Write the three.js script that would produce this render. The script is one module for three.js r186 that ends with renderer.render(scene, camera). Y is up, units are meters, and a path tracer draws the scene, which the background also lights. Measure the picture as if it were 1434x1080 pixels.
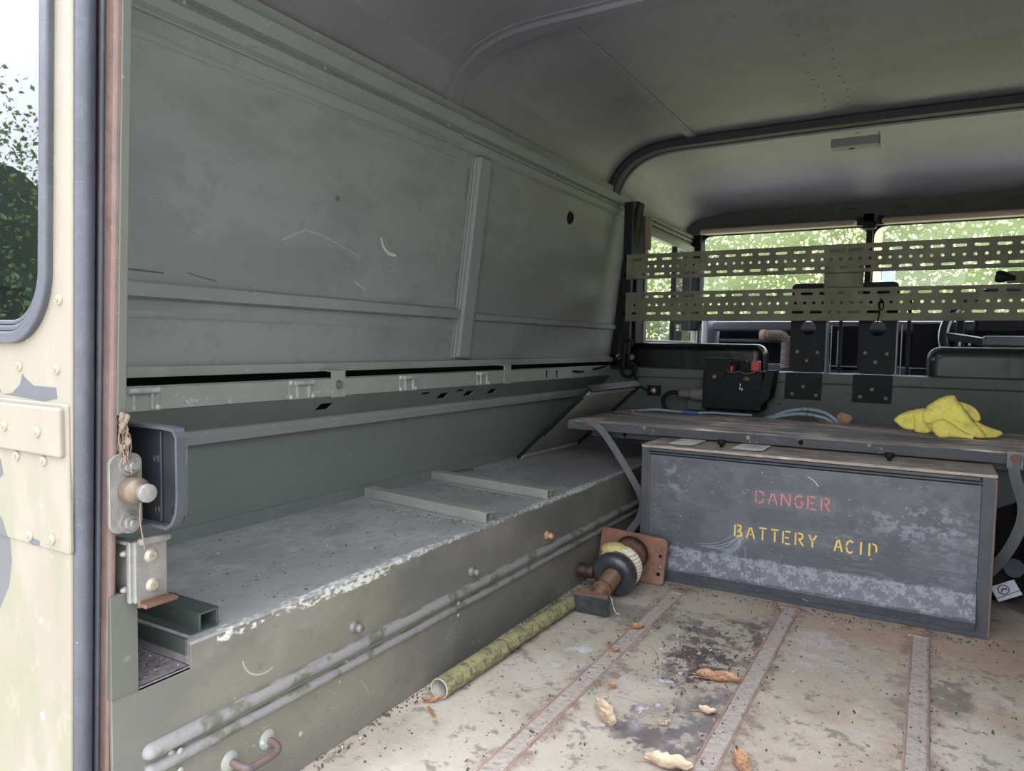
import * as THREE from 'three';
import { RoundedBoxGeometry } from 'three/addons/geometries/RoundedBoxGeometry.js';
import { mergeGeometries } from 'three/addons/utils/BufferGeometryUtils.js';

// ---------------------------------------------------------------- camera, sky, exposure
const scene = new THREE.Scene();
const camera = new THREE.PerspectiveCamera(56.27, 1434 / 1080, 0.02, 300);
{
  const m = new THREE.Matrix4().makeBasis(new THREE.Vector3(0.86504, 0.01668, -0.50142), new THREE.Vector3(-0.04355, 0.99817, -0.04193), new THREE.Vector3(0.4998, 0.05811, 0.86419));
  camera.quaternion.setFromRotationMatrix(m);
  camera.position.set(0, 0.53, 0);           // y = 0 is the load floor, x across the vehicle, -z towards the windscreen
}
const renderer = new THREE.WebGLRenderer({ antialias: true });
renderer.toneMapping = THREE.LinearToneMapping;
renderer.toneMappingExposure = 7.6;
renderer.shadowMap.enabled = true;
const SKY = 1.0;

// ---------------------------------------------------------------- helpers: random, noise
function rng(seed) { let s = seed >>> 0; return () => { s = (s + 0x6D2B79F5) | 0; let t = Math.imul(s ^ (s >>> 15), 1 | s); t = (t + Math.imul(t ^ (t >>> 7), 61 | t)) ^ t; return ((t ^ (t >>> 14)) >>> 0) / 4294967296; }; }
const NS = 512;
function field(seed, f0, oct, gain = 0.55) {           // tileable value noise, normalised to 0..1
  const out = new Float32Array(NS * NS); const r = rng(seed); let amp = 1, f = f0;
  for (let o = 0; o < oct; o++) {
    const g = new Float32Array(f * f); for (let i = 0; i < f * f; i++) g[i] = r();
    for (let y = 0; y < NS; y++) { const fy = y / NS * f, iy = Math.floor(fy), ty0 = fy - iy, ty = ty0 * ty0 * (3 - 2 * ty0), y0 = (iy % f) * f, y1 = ((iy + 1) % f) * f;
      for (let x = 0; x < NS; x++) { const fx = x / NS * f, ix = Math.floor(fx), tx0 = fx - ix, tx = tx0 * tx0 * (3 - 2 * tx0), x0 = ix % f, x1 = (ix + 1) % f;
        out[y * NS + x] += amp * ((g[y0 + x0] * (1 - tx) + g[y0 + x1] * tx) * (1 - ty) + (g[y1 + x0] * (1 - tx) + g[y1 + x1] * tx) * ty); } }
    amp *= gain; f *= 2; if (f > 256) break;
  }
  let lo = 1e9, hi = -1e9; for (const v of out) { if (v < lo) lo = v; if (v > hi) hi = v; }
  for (let i = 0; i < out.length; i++) out[i] = (out[i] - lo) / (hi - lo);
  return out;
}
const F = [field(1, 3, 8), field(2, 6, 7), field(3, 24, 5, 0.7), field(4, 4, 8, 0.62), field(5, 64, 3, 0.9), field(6, 12, 6, 0.6)];
function S(k, u, v) { u -= Math.floor(u); v -= Math.floor(v); const x = u * NS, y = v * NS, x0 = x | 0, y0 = y | 0, tx = x - x0, ty = y - y0, x1 = (x0 + 1) % NS, y1 = (y0 + 1) % NS, f = F[k], a = (x0 % NS), b = (y0 % NS) * NS, c = y1 * NS; return (f[b + a] * (1 - tx) + f[b + x1] * tx) * (1 - ty) + (f[c + a] * (1 - tx) + f[c + x1] * tx) * ty; }
const sm = (a, b, x) => { const t = Math.min(1, Math.max(0, (x - a) / (b - a))); return t * t * (3 - 2 * t); };
function canvasTex(w, h, fn, strokes) {                // fn(u, v up) -> [r,g,b] sRGB 0..255; strokes(ctx) in canvas pixels
  const c = document.createElement('canvas'); c.width = w; c.height = h; const ctx = c.getContext('2d'), im = ctx.createImageData(w, h), d = im.data;
  for (let y = 0; y < h; y++) for (let x = 0; x < w; x++) { const p = fn((x + 0.5) / w, 1 - (y + 0.5) / h), i = (y * w + x) * 4; d[i] = p[0]; d[i + 1] = p[1]; d[i + 2] = p[2]; d[i + 3] = 255; }
  ctx.putImageData(im, 0, 0); if (strokes) strokes(ctx, w, h);
  const t = new THREE.CanvasTexture(c); t.colorSpace = THREE.SRGBColorSpace; t.wrapS = t.wrapT = THREE.RepeatWrapping; return t;
}
function grey(w, h, fn) { const d = new Uint8Array(w * h * 4); for (let y = 0; y < h; y++) for (let x = 0; x < w; x++) { const v = Math.max(0, Math.min(255, fn((x + 0.5) / w, (y + 0.5) / h) * 255)), i = (y * w + x) * 4; d[i] = d[i + 1] = d[i + 2] = v; d[i + 3] = 255; }
  const t = new THREE.DataTexture(d, w, h); t.magFilter = THREE.LinearFilter; t.minFilter = THREE.LinearMipmapLinearFilter; t.generateMipmaps = true; t.wrapS = t.wrapT = THREE.RepeatWrapping; t.needsUpdate = true; return t; }
const mix = (a, b, t) => [a[0] + (b[0] - a[0]) * t, a[1] + (b[1] - a[1]) * t, a[2] + (b[2] - a[2]) * t];
const rep = (t, metres) => { t.repeat.set(1 / metres, 1 / metres); return t; };
function scratches(ctx, r, n, x0, y0, w, h, col, len, lw, ang = null, curl = 0.6) {
  ctx.lineCap = 'round';
  for (let i = 0; i < n; i++) { let x = x0 + r() * w, y = y0 + r() * h, a = ang === null ? r() * 6.28 : ang + (r() - 0.5) * 0.5; const L = len * (0.2 + r() * r() * 1.3), k = 8, da = (r() - 0.5) * curl;
    ctx.strokeStyle = `rgba(${col},${(0.12 + r() * 0.4).toFixed(2)})`; ctx.lineWidth = lw * (0.4 + r()); ctx.beginPath(); ctx.moveTo(x, y);
    for (let j = 0; j < k; j++) { a += da / k * 2; x += Math.cos(a) * L / k; y += Math.sin(a) * L / k; ctx.lineTo(x, y); } ctx.stroke(); }
}
function flecks(ctx, r, n, x0, y0, w, h, col, size, al = 0.7) {
  for (let i = 0; i < n; i++) { const x = x0 + r() * w, y = y0 + r() * h, s = size * (0.3 + r() * r() * 1.4); ctx.fillStyle = `rgba(${col},${(al * (0.3 + 0.7 * r())).toFixed(2)})`; ctx.beginPath();
    const m = 5 + (r() * 3 | 0), a0 = r() * 6; for (let j = 0; j < m; j++) { const a = a0 + j / m * 6.283, q = s * (0.5 + r() * 0.8); ctx.lineTo(x + Math.cos(a) * q, y + Math.sin(a) * q * 0.8); } ctx.fill(); }
}

// ---------------------------------------------------------------- helpers: geometry
const V = (x, y, z) => new THREE.Vector3(x, y, z);
function flat(g) { g = g.index ? g.toNonIndexed() : g; for (const k of Object.keys(g.attributes)) if (!['position', 'normal', 'uv'].includes(k)) g.deleteAttribute(k); if (!g.attributes.normal) g.computeVertexNormals(); return g; }
function uvm(g) {                                      // uv in metres, seen along the main direction of each face
  const p = g.attributes.position, n = p.count, uv = new Float32Array(n * 2), A = V(), B = V(), C = V();
  for (let i = 0; i < n; i += 3) { A.fromBufferAttribute(p, i); B.fromBufferAttribute(p, i + 1); C.fromBufferAttribute(p, i + 2); B.sub(A); C.sub(A); B.cross(C); const x = Math.abs(B.x), y = Math.abs(B.y), z = Math.abs(B.z);
    for (let j = i; j < i + 3; j++) { const X = p.getX(j), Y = p.getY(j), Z = p.getZ(j); if (x >= y && x >= z) { uv[j * 2] = Z; uv[j * 2 + 1] = Y; } else if (y >= z) { uv[j * 2] = X; uv[j * 2 + 1] = Z; } else { uv[j * 2] = X; uv[j * 2 + 1] = Y; } } }
  g.setAttribute('uv', new THREE.BufferAttribute(uv, 2)); return g;
}
const bx = (x0, x1, y0, y1, z0, z1, r = 0.0015, s = 1) => { const w = Math.abs(x1 - x0), h = Math.abs(y1 - y0), d = Math.abs(z1 - z0); const g = new RoundedBoxGeometry(w, h, d, s, Math.min(r, w * 0.49, h * 0.49, d * 0.49)); g.translate((x0 + x1) / 2, (y0 + y1) / 2, (z0 + z1) / 2); return g; };
function rod(p, q, r, n = 14, r2 = r) { const a = V(...p), b = V(...q), d = b.clone().sub(a), g = new THREE.CylinderGeometry(r2, r, d.length(), n); g.translate(0, d.length() / 2, 0); g.applyQuaternion(new THREE.Quaternion().setFromUnitVectors(V(0, 1, 0), d.normalize())); g.translate(...p); return g; }
function lathe(pts, p, dir, n = 28) { const g = new THREE.LatheGeometry(pts.map((q) => new THREE.Vector2(q[0], q[1])), n); g.applyQuaternion(new THREE.Quaternion().setFromUnitVectors(V(0, 1, 0), V(...dir).normalize())); g.translate(...p); return g; }
function tube(pts, r, seg = 40, n = 10, closed = false, tension = 0.5) { const c = new THREE.CatmullRomCurve3(pts.map((p) => V(...p)), closed, 'catmullrom', tension), gs = [flat(new THREE.TubeGeometry(c, seg, r, n, closed))];
  if (!closed) for (const [t, s] of [[0, -1], [1, 1]]) { const g = new THREE.SphereGeometry(r, n, 6, 0, 6.2832, 0, 1.5708); g.applyQuaternion(new THREE.Quaternion().setFromUnitVectors(V(0, 1, 0), c.getTangentAt(t).multiplyScalar(s))); const q = c.getPointAt(t); g.translate(q.x, q.y, q.z); gs.push(flat(g)); }
  return mergeGeometries(gs); }
function ribbon(pts, w, t, dirW, seg = 40) {           // flat strap: sweeps a w x t section, its width along dirW
  const c = new THREE.CatmullRomCurve3(pts.map((p) => V(...p))), W = V(...dirW).normalize(), pos = [], N = seg;
  const ring = (i) => { const q = c.getPointAt(i / N), T = c.getTangentAt(i / N), w0 = W.clone().addScaledVector(T, -W.dot(T)).normalize(), n0 = T.clone().cross(w0).normalize(); return [[-1, -1], [1, -1], [1, 1], [-1, 1]].map(([a, b]) => q.clone().addScaledVector(w0, a * w / 2).addScaledVector(n0, b * t / 2)); };
  let A = ring(0); const quad = (a, b, d, e) => pos.push(a, b, d, a, d, e); quad(A[3], A[2], A[1], A[0]);
  for (let i = 1; i <= N; i++) { const B = ring(i); for (let k = 0; k < 4; k++) { const m = (k + 1) % 4; quad(A[k], A[m], B[m], B[k]); } A = B; }
  quad(A[0], A[1], A[2], A[3]);
  const g = new THREE.BufferGeometry().setFromPoints(pos); g.computeVertexNormals(); return g;
}
function sheet(prof, t, z0, z1) {                      // folded sheet metal: an open profile in x,y given thickness t, run along z
  const n = prof.length, L = [], R = [];
  for (let i = 0; i < n; i++) { const a = prof[Math.max(0, i - 1)], b = prof[i], c = prof[Math.min(n - 1, i + 1)]; let d1 = [b[0] - a[0], b[1] - a[1]], d2 = [c[0] - b[0], c[1] - b[1]]; if (i === 0) d1 = d2; if (i === n - 1) d2 = d1;
    const l1 = Math.hypot(...d1), l2 = Math.hypot(...d2), n1 = [-d1[1] / l1, d1[0] / l1], n2 = [-d2[1] / l2, d2[0] / l2]; let m = [n1[0] + n2[0], n1[1] + n2[1]]; const ml = Math.hypot(...m) || 1; m = [m[0] / ml, m[1] / ml]; const s = t / 2 / Math.max(0.5, m[0] * n1[0] + m[1] * n1[1]);
    L.push([b[0] + m[0] * s, b[1] + m[1] * s]); R.push([b[0] - m[0] * s, b[1] - m[1] * s]); }
  const pts = L.concat(R.reverse()), sh = new THREE.Shape(pts.map((p) => new THREE.Vector2(p[0], p[1])));
  const g = new THREE.ExtrudeGeometry(sh, { depth: Math.abs(z1 - z0), bevelEnabled: false }); g.translate(0, 0, Math.min(z0, z1)); return g;
}
function plate(outline, holes, t, bevel = 0.0006) {    // flat plate in x,y with real holes, front face at z = 0
  const sh = outline instanceof THREE.Shape ? outline : new THREE.Shape(outline.map((p) => new THREE.Vector2(p[0], p[1]))); for (const h of holes) sh.holes.push(h);
  const g = new THREE.ExtrudeGeometry(sh, { depth: t - 2 * bevel, bevelEnabled: bevel > 0, bevelThickness: bevel, bevelSize: bevel, bevelOffset: -bevel, bevelSegments: 1, curveSegments: 6 }); g.translate(0, 0, -t + bevel); return g;
}
function rr(x0, x1, y0, y1, r, K = THREE.Shape) { const s = new K(); s.moveTo(x0 + r, y0); s.lineTo(x1 - r, y0); s.absarc(x1 - r, y0 + r, r, -Math.PI / 2, 0); s.lineTo(x1, y1 - r); s.absarc(x1 - r, y1 - r, r, 0, Math.PI / 2); s.lineTo(x0 + r, y1); s.absarc(x0 + r, y1 - r, r, Math.PI / 2, Math.PI); s.lineTo(x0, y0 + r); s.absarc(x0 + r, y0 + r, r, Math.PI, 1.5 * Math.PI); return s; }
const circ = (x, y, r) => { const p = new THREE.Path(); p.absarc(x, y, r, 0, 6.2832, true); return p; };
const slot = (x, y, w, h) => { const p = new THREE.Path(), a = w / 2 - h / 2; p.moveTo(x - a, y - h / 2); p.absarc(x - a, y, h / 2, 1.5 * Math.PI, 0.5 * Math.PI, true); p.lineTo(x + a, y + h / 2); p.absarc(x + a, y, h / 2, 0.5 * Math.PI, -0.5 * Math.PI, true); p.lineTo(x - a, y - h / 2); return p; };
const move = (g, x, y, z) => { g.translate(x, y, z); return g; };
function wobble(g, amp, f) { const p = g.attributes.position; for (let i = 0; i < p.count; i++) { const x = p.getX(i), y = p.getY(i), z = p.getZ(i); p.setXYZ(i, x + amp * (S(0, y * f, z * f + 0.3) - 0.5), y + amp * (S(3, x * f + 0.6, z * f) - 0.5), z + amp * (S(0, x * f, y * f + 0.7) - 0.5)); } g.computeVertexNormals(); return g; }

// ---------------------------------------------------------------- helpers: objects
const taken = new Map();
function numbered(n) { const k = taken.get(n) ?? 0; taken.set(n, k + 1); return k ? `${n}_${String(k).padStart(3, '0')}` : n; }
function made(name, geos, mat, keepUV = false) { const list = (Array.isArray(geos) ? geos : [geos]).map(flat); if (!keepUV) list.forEach(uvm); const g = list.length > 1 ? mergeGeometries(list) : list[0]; const m = new THREE.Mesh(g, mat); m.name = numbered(name); m.castShadow = m.receiveShadow = true; return m; }
function thing(name, label, category, base, group) { const o = new THREE.Group(); o.name = numbered(name); o.position.set(...base); o.userData = { label, category }; if (group) o.userData.group = group; scene.add(o); return o; }
function structure(name, base = [0, 0, 0]) { const o = new THREE.Group(); o.name = numbered(name); o.position.set(...base); o.userData = { kind: 'structure' }; scene.add(o); return o; }
function part(parent, name, geos, mat, keepUV) { const m = made(name, geos, mat, keepUV); let p = parent, o = V(); while (p && p !== scene) { o.add(p.position); p = p.parent; } m.geometry.translate(-o.x, -o.y, -o.z); parent.add(m); return m; }   // geometry is given in scene coordinates
function single(name, geos, mat, label, category, group, keepUV) { const m = made(name, geos, mat, keepUV); m.userData = { label, category }; if (group) m.userData.group = group; scene.add(m); return m; }
function copyPart(src, parent, name, at, quat) { const m = new THREE.Mesh(src.geometry ?? src, src.material); m.name = numbered(name); m.position.copy(at); if (quat) m.quaternion.copy(quat); m.castShadow = m.receiveShadow = true; parent.add(m); return m; }
function pieces(parent, name, geo, mat, spots, dir) {   // alike small pieces (rivets, bolts), each a part of its own, sharing one geometry; spots in scene coordinates
  const g = uvm(flat(geo)), q = new THREE.Quaternion().setFromUnitVectors(V(0, 0, 1), V(...dir).normalize()); const o = V(); let p = parent; while (p && p !== scene) { o.add(p.position); p = p.parent; }
  for (const s of spots) { const m = new THREE.Mesh(g, mat); m.name = numbered(name); m.position.set(s[0], s[1], s[2]).sub(o); m.quaternion.copy(q); m.castShadow = m.receiveShadow = true; parent.add(m); }
}
const dome = (r, h = r * 0.6) => { const g = new THREE.SphereGeometry(r, 10, 5, 0, 6.2832, 0, 1.5708); g.rotateX(Math.PI / 2); g.scale(1, 1, h / r); return g; };
const hexBolt = (r, h) => { const g = new THREE.CylinderGeometry(r * 0.94, r, h, 6); g.rotateX(Math.PI / 2); g.translate(0, 0, h / 2); const w = new THREE.CylinderGeometry(r * 1.3, r * 1.35, h * 0.3, 16); w.rotateX(Math.PI / 2); w.translate(0, 0, h * 0.15); const t = new THREE.CylinderGeometry(r * 0.45, r * 0.5, h * 0.5, 10); t.rotateX(Math.PI / 2); t.translate(0, 0, h * 1.2); return mergeGeometries([g, w, t].map(flat)); };
const screwHead = (r) => { const a = new THREE.CylinderGeometry(r * 0.6, r, r * 0.45, 16); a.rotateX(Math.PI / 2); a.translate(0, 0, r * 0.2); const gs = [flat(a)]; for (const s of [0, 1]) { const b = new THREE.BoxGeometry(s ? r * 0.9 : r * 0.2, s ? r * 0.2 : r * 0.9, r * 0.1); b.translate(0, 0, r * 0.44); gs.push(flat(b)); } return mergeGeometries(gs); };

// ---------------------------------------------------------------- materials
const bumpFine = rep(grey(512, 512, (u, v) => 0.6 * S(2, u, v) + 0.4 * S(4, u, v)), 0.35);
const bumpPits = rep(grey(512, 512, (u, v) => sm(0.3, 0.7, S(2, u, v)) * 0.5 + S(5, u, v) * 0.5), 0.25);
const bumpWave = rep(grey(256, 256, (u, v) => S(0, u, v)), 0.9);
const std = (o) => new THREE.MeshStandardMaterial({ roughness: 0.7, ...o });
const paintTex = (base, dark, light, seed, metres, chip, scr = 40) => rep(canvasTex(1024, 1024, (u, v) => {
  let c = mix(base, dark, 0.55 * sm(0.45, 0.8, S(0, u + seed * 0.13, v)) + 0.25 * (S(2, u, v + seed * 0.2) - 0.4)); c = mix(c, light, 0.4 * sm(0.5, 0.85, S(3, u, v + seed * 0.37)));
  const k = sm(0.74, 0.77, 0.6 * S(5, u * 2 + seed, v * 2) + 0.4 * S(4, u * 2, v * 2)); return chip ? mix(c, chip, k * 0.85) : c;
}, (ctx, w, h) => { const r = rng(seed * 77 + 5); scratches(ctx, r, scr, 0, 0, w, h, light.map((x) => Math.min(255, x + 25) | 0).join(','), 130, 1.6); scratches(ctx, r, scr / 2, 0, 0, w, h, dark.map((x) => x * 0.7 | 0).join(','), 110, 2); flecks(ctx, r, 60, 0, 0, w, h, light.map((x) => Math.min(255, x + 45) | 0).join(','), 3.5); }), metres);
const M = {};
M.green = std({ map: paintTex([127, 130, 129], [116, 119, 117], [138, 141, 139], 1, 0.9, null, 34), roughness: 0.62, bumpMap: bumpFine, bumpScale: 0.0003 });
M.roof = std({ map: paintTex([119, 117, 124], [106, 104, 110], [131, 129, 134], 2, 0.8, null, 30), roughness: 0.55, bumpMap: bumpWave, bumpScale: 0.004 });
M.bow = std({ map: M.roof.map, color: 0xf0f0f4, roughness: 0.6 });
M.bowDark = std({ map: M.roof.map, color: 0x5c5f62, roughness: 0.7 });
M.shadedLowerGreen = std({ map: M.green.map, color: 0xd0d6cf, roughness: 0.55 });  // same green paint, darkened for the shade below the capping
M.shadedUnderGreen = std({ map: M.green.map, color: 0xcdd1cd, roughness: 0.7 });  // shade on the downward face put into the green tint
M.catchMetal = std({ map: paintTex([176, 176, 172], [136, 138, 130], [206, 206, 204], 18, 0.06, [110, 112, 104], 20), roughness: 0.5, metalness: 0.2 });
M.worn = std({ map: paintTex([134, 137, 129], [118, 121, 113], [152, 155, 147], 3, 0.5, [176, 176, 170], 60), roughness: 0.6, bumpMap: bumpFine, bumpScale: 0.0004 });
M.black = std({ map: paintTex([60, 62, 68], [47, 49, 54], [86, 88, 94], 4, 0.6, null, 60), roughness: 0.5, bumpMap: bumpFine, bumpScale: 0.0003 });
M.blackPlain = new THREE.MeshPhysicalMaterial({ specularIntensity: 0.35, color: 0x1a1b1d, roughness: 0.6 });
M.blackBox = new THREE.MeshPhysicalMaterial({ specularIntensity: 0.35, color: 0x1b1d20, roughness: 0.6, bumpMap: bumpFine, bumpScale: 0.0003 });
M.dark = new THREE.MeshPhysicalMaterial({ specularIntensity: 0.35, color: 0x131415, roughness: 0.85 });
M.bulk = std({ map: paintTex([80, 84, 79], [70, 73, 69], [92, 96, 90], 5, 0.7, null, 30), roughness: 0.6 });
M.bar = std({ map: paintTex([103, 102, 85], [81, 80, 69], [128, 126, 108], 6, 0.3, [112, 88, 72], 40), roughness: 0.7, bumpMap: bumpPits, bumpScale: 0.0005 });
M.grey = std({ map: paintTex([142, 146, 152], [112, 114, 114], [168, 170, 175], 7, 0.25, [120, 122, 108], 30), roughness: 0.55, bumpMap: bumpPits, bumpScale: 0.0006 });
M.zinc = std({ map: paintTex([115, 113, 109], [90, 87, 82], [136, 135, 131], 8, 0.12, [116, 96, 80], 30), roughness: 0.55, metalness: 0.25, bumpMap: bumpPits, bumpScale: 0.0006 });
M.rust = std({ map: paintTex([124, 88, 71], [82, 60, 52], [152, 116, 94], 9, 0.09, [74, 60, 56], 20), roughness: 0.85, bumpMap: bumpPits, bumpScale: 0.0009 });
M.rustEdge = std({ map: paintTex([104, 84, 77], [66, 64, 72], [126, 106, 99], 10, 0.24, [92, 90, 100], 10), roughness: 0.75, bumpMap: bumpPits, bumpScale: 0.0007 });
M.rubber = std({ map: paintTex([60, 62, 70], [49, 51, 58], [86, 88, 96], 11, 0.3, null, 60), roughness: 0.55, bumpMap: bumpFine, bumpScale: 0.0006 });
M.jackPaint = std({ map: paintTex([52, 54, 58], [34, 35, 40], [84, 84, 86], 12, 0.12, [126, 88, 70], 20), roughness: 0.35, bumpMap: bumpPits, bumpScale: 0.0006 });
M.thread = std({ map: paintTex([112, 82, 60], [60, 52, 49], [142, 108, 80], 13, 0.06, [66, 64, 64], 20), roughness: 0.6, metalness: 0.2 });
M.moss = std({ map: rep(canvasTex(512, 512, (u, v) => { let c = mix([134, 131, 88], [156, 152, 106], S(3, u, v)); c = mix(c, [92, 90, 70], 0.85 * sm(0.46, 0.66, 0.55 * S(3, u + 0.2, v + 0.6) + 0.45 * S(2, u, v))); c = mix(c, [150, 142, 122], 0.6 * sm(0.6, 0.78, S(2, u + 0.5, v))); return mix(c, [70, 66, 56], 0.6 * sm(0.7, 0.8, S(4, u, v))); }), 0.11), roughness: 0.95, bumpMap: bumpPits, bumpScale: 0.0015 });
M.vinyl = std({ color: 0x0b0b0d, roughness: 0.3, bumpMap: bumpWave, bumpScale: 0.006 });
M.vinylGrey = std({ color: 0x242628, roughness: 0.42, bumpMap: bumpWave, bumpScale: 0.006 });
M.dash = std({ color: 0x55565f, roughness: 0.35 });  // lavender base colour carries the sky gleam on the dash
M.dashDark = new THREE.MeshPhysicalMaterial({ specularIntensity: 0.35, color: 0x1d1e25, roughness: 0.6 });
M.strap = std({ map: rep(canvasTex(256, 256, (u, v) => { const w = 0.5 + 0.5 * Math.sin(u * 6.283 * 24); return mix([84, 86, 90], [112, 112, 112], 0.4 * w + 0.5 * S(0, u, v)); }), 0.06), roughness: 0.85 });
M.hose = std({ color: 0x7f8b98, roughness: 0.3, bumpMap: bumpFine, bumpScale: 0.0004 });
M.blueCable = std({ color: 0x55648c, roughness: 0.6 });
M.blueTape = std({ color: 0x39508f, roughness: 0.5 });
M.red = std({ color: 0xa83434, roughness: 0.5 });
M.ribEdge = std({ map: paintTex([162, 138, 124], [126, 104, 93], [186, 168, 154], 14, 0.12, [150, 146, 142], 20), roughness: 0.85, bumpMap: bumpPits, bumpScale: 0.001 });
M.shadowGreen = std({ map: M.green.map, color: 0x7d8680, roughness: 0.6 });  // green darkened to stand for shadow on the channel and step faces
M.footGreen = std({ map: M.green.map, color: 0xa9a89c, roughness: 0.6 });
M.wood = std({ map: rep(canvasTex(1024, 1024, (u, v) => { const g = S(3, u * 1, v * 9), h = S(2, u * 0.5, v * 6); let c = mix([176, 164, 152], [126, 119, 114], sm(0.3, 0.7, g)); c = mix(c, [214, 200, 186], 0.85 * sm(0.54, 0.7, h * 0.6 + S(0, u * 2, v * 4) * 0.4)); return mix(c, [84, 82, 85], 0.6 * sm(0.5, 0.66, S(0, u + 0.4, v * 2 + 0.1))); }, (ctx, w, h) => { const r = rng(91); scratches(ctx, r, 260, 0, 0, w, h, '44,42,44', 160, 1.6, 0, 0.05); scratches(ctx, r, 120, 0, 0, w, h, '190,178,164', 110, 1.8, 0, 0.05); }), 0.55), roughness: 0.85, bumpMap: rep(grey(512, 512, (u, v) => S(3, u, v * 9)), 0.5), bumpScale: 0.002 });
M.woodEdge = std({ map: rep(canvasTex(1024, 256, (u, v) => mix(mix([86, 85, 90], [68, 68, 72], S(3, u, v)), [150, 141, 132], sm(0.66, 0.74, 0.5 * S(5, u * 2, v) + 0.5 * S(2, u, v))), (ctx, w, h) => { const r = rng(92); scratches(ctx, r, 90, 0, 0, w, h, '150,148,150', 60, 1.4, 0, 0.1); }), 0.5), roughness: 0.7, bumpMap: bumpPits, bumpScale: 0.0006 });
M.paper = std({ map: rep(canvasTex(256, 256, (u, v) => mix([246, 243, 236], [222, 217, 206], sm(0.4, 0.8, S(0, u, v))), (ctx) => { ctx.fillStyle = 'rgba(120,120,116,0.55)'; const r = rng(4); for (let i = 0; i < 9; i++) ctx.fillRect(30, 40 + i * 20, 60 + r() * 130, 5); }), 0.09), roughness: 0.9 });
M.cloth = std({ map: rep(canvasTex(512, 512, (u, v) => { let c = mix([248, 233, 122], [234, 218, 106], S(2, u, v)); c = mix(c, [216, 206, 114], 0.6 * sm(0.52, 0.75, S(3, u, v))); return mix(c, [190, 176, 100], 0.5 * sm(0.62, 0.8, S(0, u + 0.3, v))); }), 0.12), roughness: 0.95, bumpMap: rep(grey(512, 512, (u, v) => S(4, u, v)), 0.05), bumpScale: 0.0006 });
M.cord = std({ map: rep(canvasTex(128, 256, (u, v) => mix([226, 220, 206], [168, 158, 140], 0.5 + 0.5 * Math.sin(v * 6.283 * 3 + S(0, u, v) * 3))), 0.02), roughness: 0.95 });
M.cordMoss = std({ color: 0xb3ab6c, roughness: 0.95, bumpMap: bumpPits, bumpScale: 0.002 });
M.leaf = std({ map: rep(canvasTex(256, 256, (u, v) => mix(mix([150, 110, 78], [184, 148, 116], S(3, u, v)), [104, 74, 54], sm(0.55, 0.8, S(2, u, v)))), 0.06), roughness: 0.8, side: THREE.DoubleSide });
M.leafPale = std({ map: rep(canvasTex(256, 256, (u, v) => mix([206, 190, 160], [166, 142, 116], S(3, u, v))), 0.05), roughness: 0.8, side: THREE.DoubleSide });
M.guard = std({ map: M.black.map, color: 0x98989e, roughness: 0.5 });
M.visor = std({ color: 0x85786a, roughness: 0.7 });
M.glass = new THREE.MeshPhysicalMaterial({ color: 0xffffff, transmission: 1, thickness: 0, roughness: 0, ior: 1.5 });
M.glassDark = new THREE.MeshPhysicalMaterial({ color: 0x8f9a94, transmission: 1, thickness: 0, roughness: 0.01, ior: 1.9 });

// ---------------------------------------------------------------- sky: even overcast
{
  const w = 512, h = 256, d = new Float32Array(w * h * 4);
  for (let y = 0; y < h; y++) for (let x = 0; x < w; x++) { const u = x / w, v = y / h, el = (v - 0.5) * Math.PI, c = (0.92 + 0.16 * S(0, u, v * 2)) * 1.4 * (1 + 2 * Math.max(0, Math.sin(el))) / 3, i = (y * w + x) * 4; d[i] = 0.93 * c; d[i + 1] = 0.975 * c; d[i + 2] = 1.09 * c; d[i + 3] = 1; }
  const t = new THREE.DataTexture(d, w, h, THREE.RGBAFormat, THREE.FloatType); t.mapping = THREE.EquirectangularReflectionMapping; t.magFilter = THREE.LinearFilter; t.needsUpdate = true;
  scene.background = t; scene.environment = t; scene.backgroundIntensity = SKY; scene.environmentIntensity = SKY;
}

// ---------------------------------------------------------------- the load bay shell
const CX = -0.222;                                     // middle of the vehicle
const xl = (y) => -0.988 + 0.122 * (y - 0.487);        // the upper sides lean inwards
const leanBox = (o0, o1, y0, y1, z0, z1, r = 0.0015) => { const g = bx(o0, o1, y0, y1, z0, z1, r), p = g.attributes.position; for (let i = 0; i < p.count; i++) p.setX(i, p.getX(i) + xl(p.getY(i))); g.computeVertexNormals(); return g; };
function planar(geos, fn) { const list = (Array.isArray(geos) ? geos : [geos]).map(flat); for (const g of list) { const p = g.attributes.position, uv = new Float32Array(p.count * 2); for (let i = 0; i < p.count; i++) { const q = fn(p.getX(i), p.getY(i), p.getZ(i)); uv[2 * i] = q[0]; uv[2 * i + 1] = q[1]; } g.setAttribute('uv', new THREE.BufferAttribute(uv, 2)); } return list; }

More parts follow.
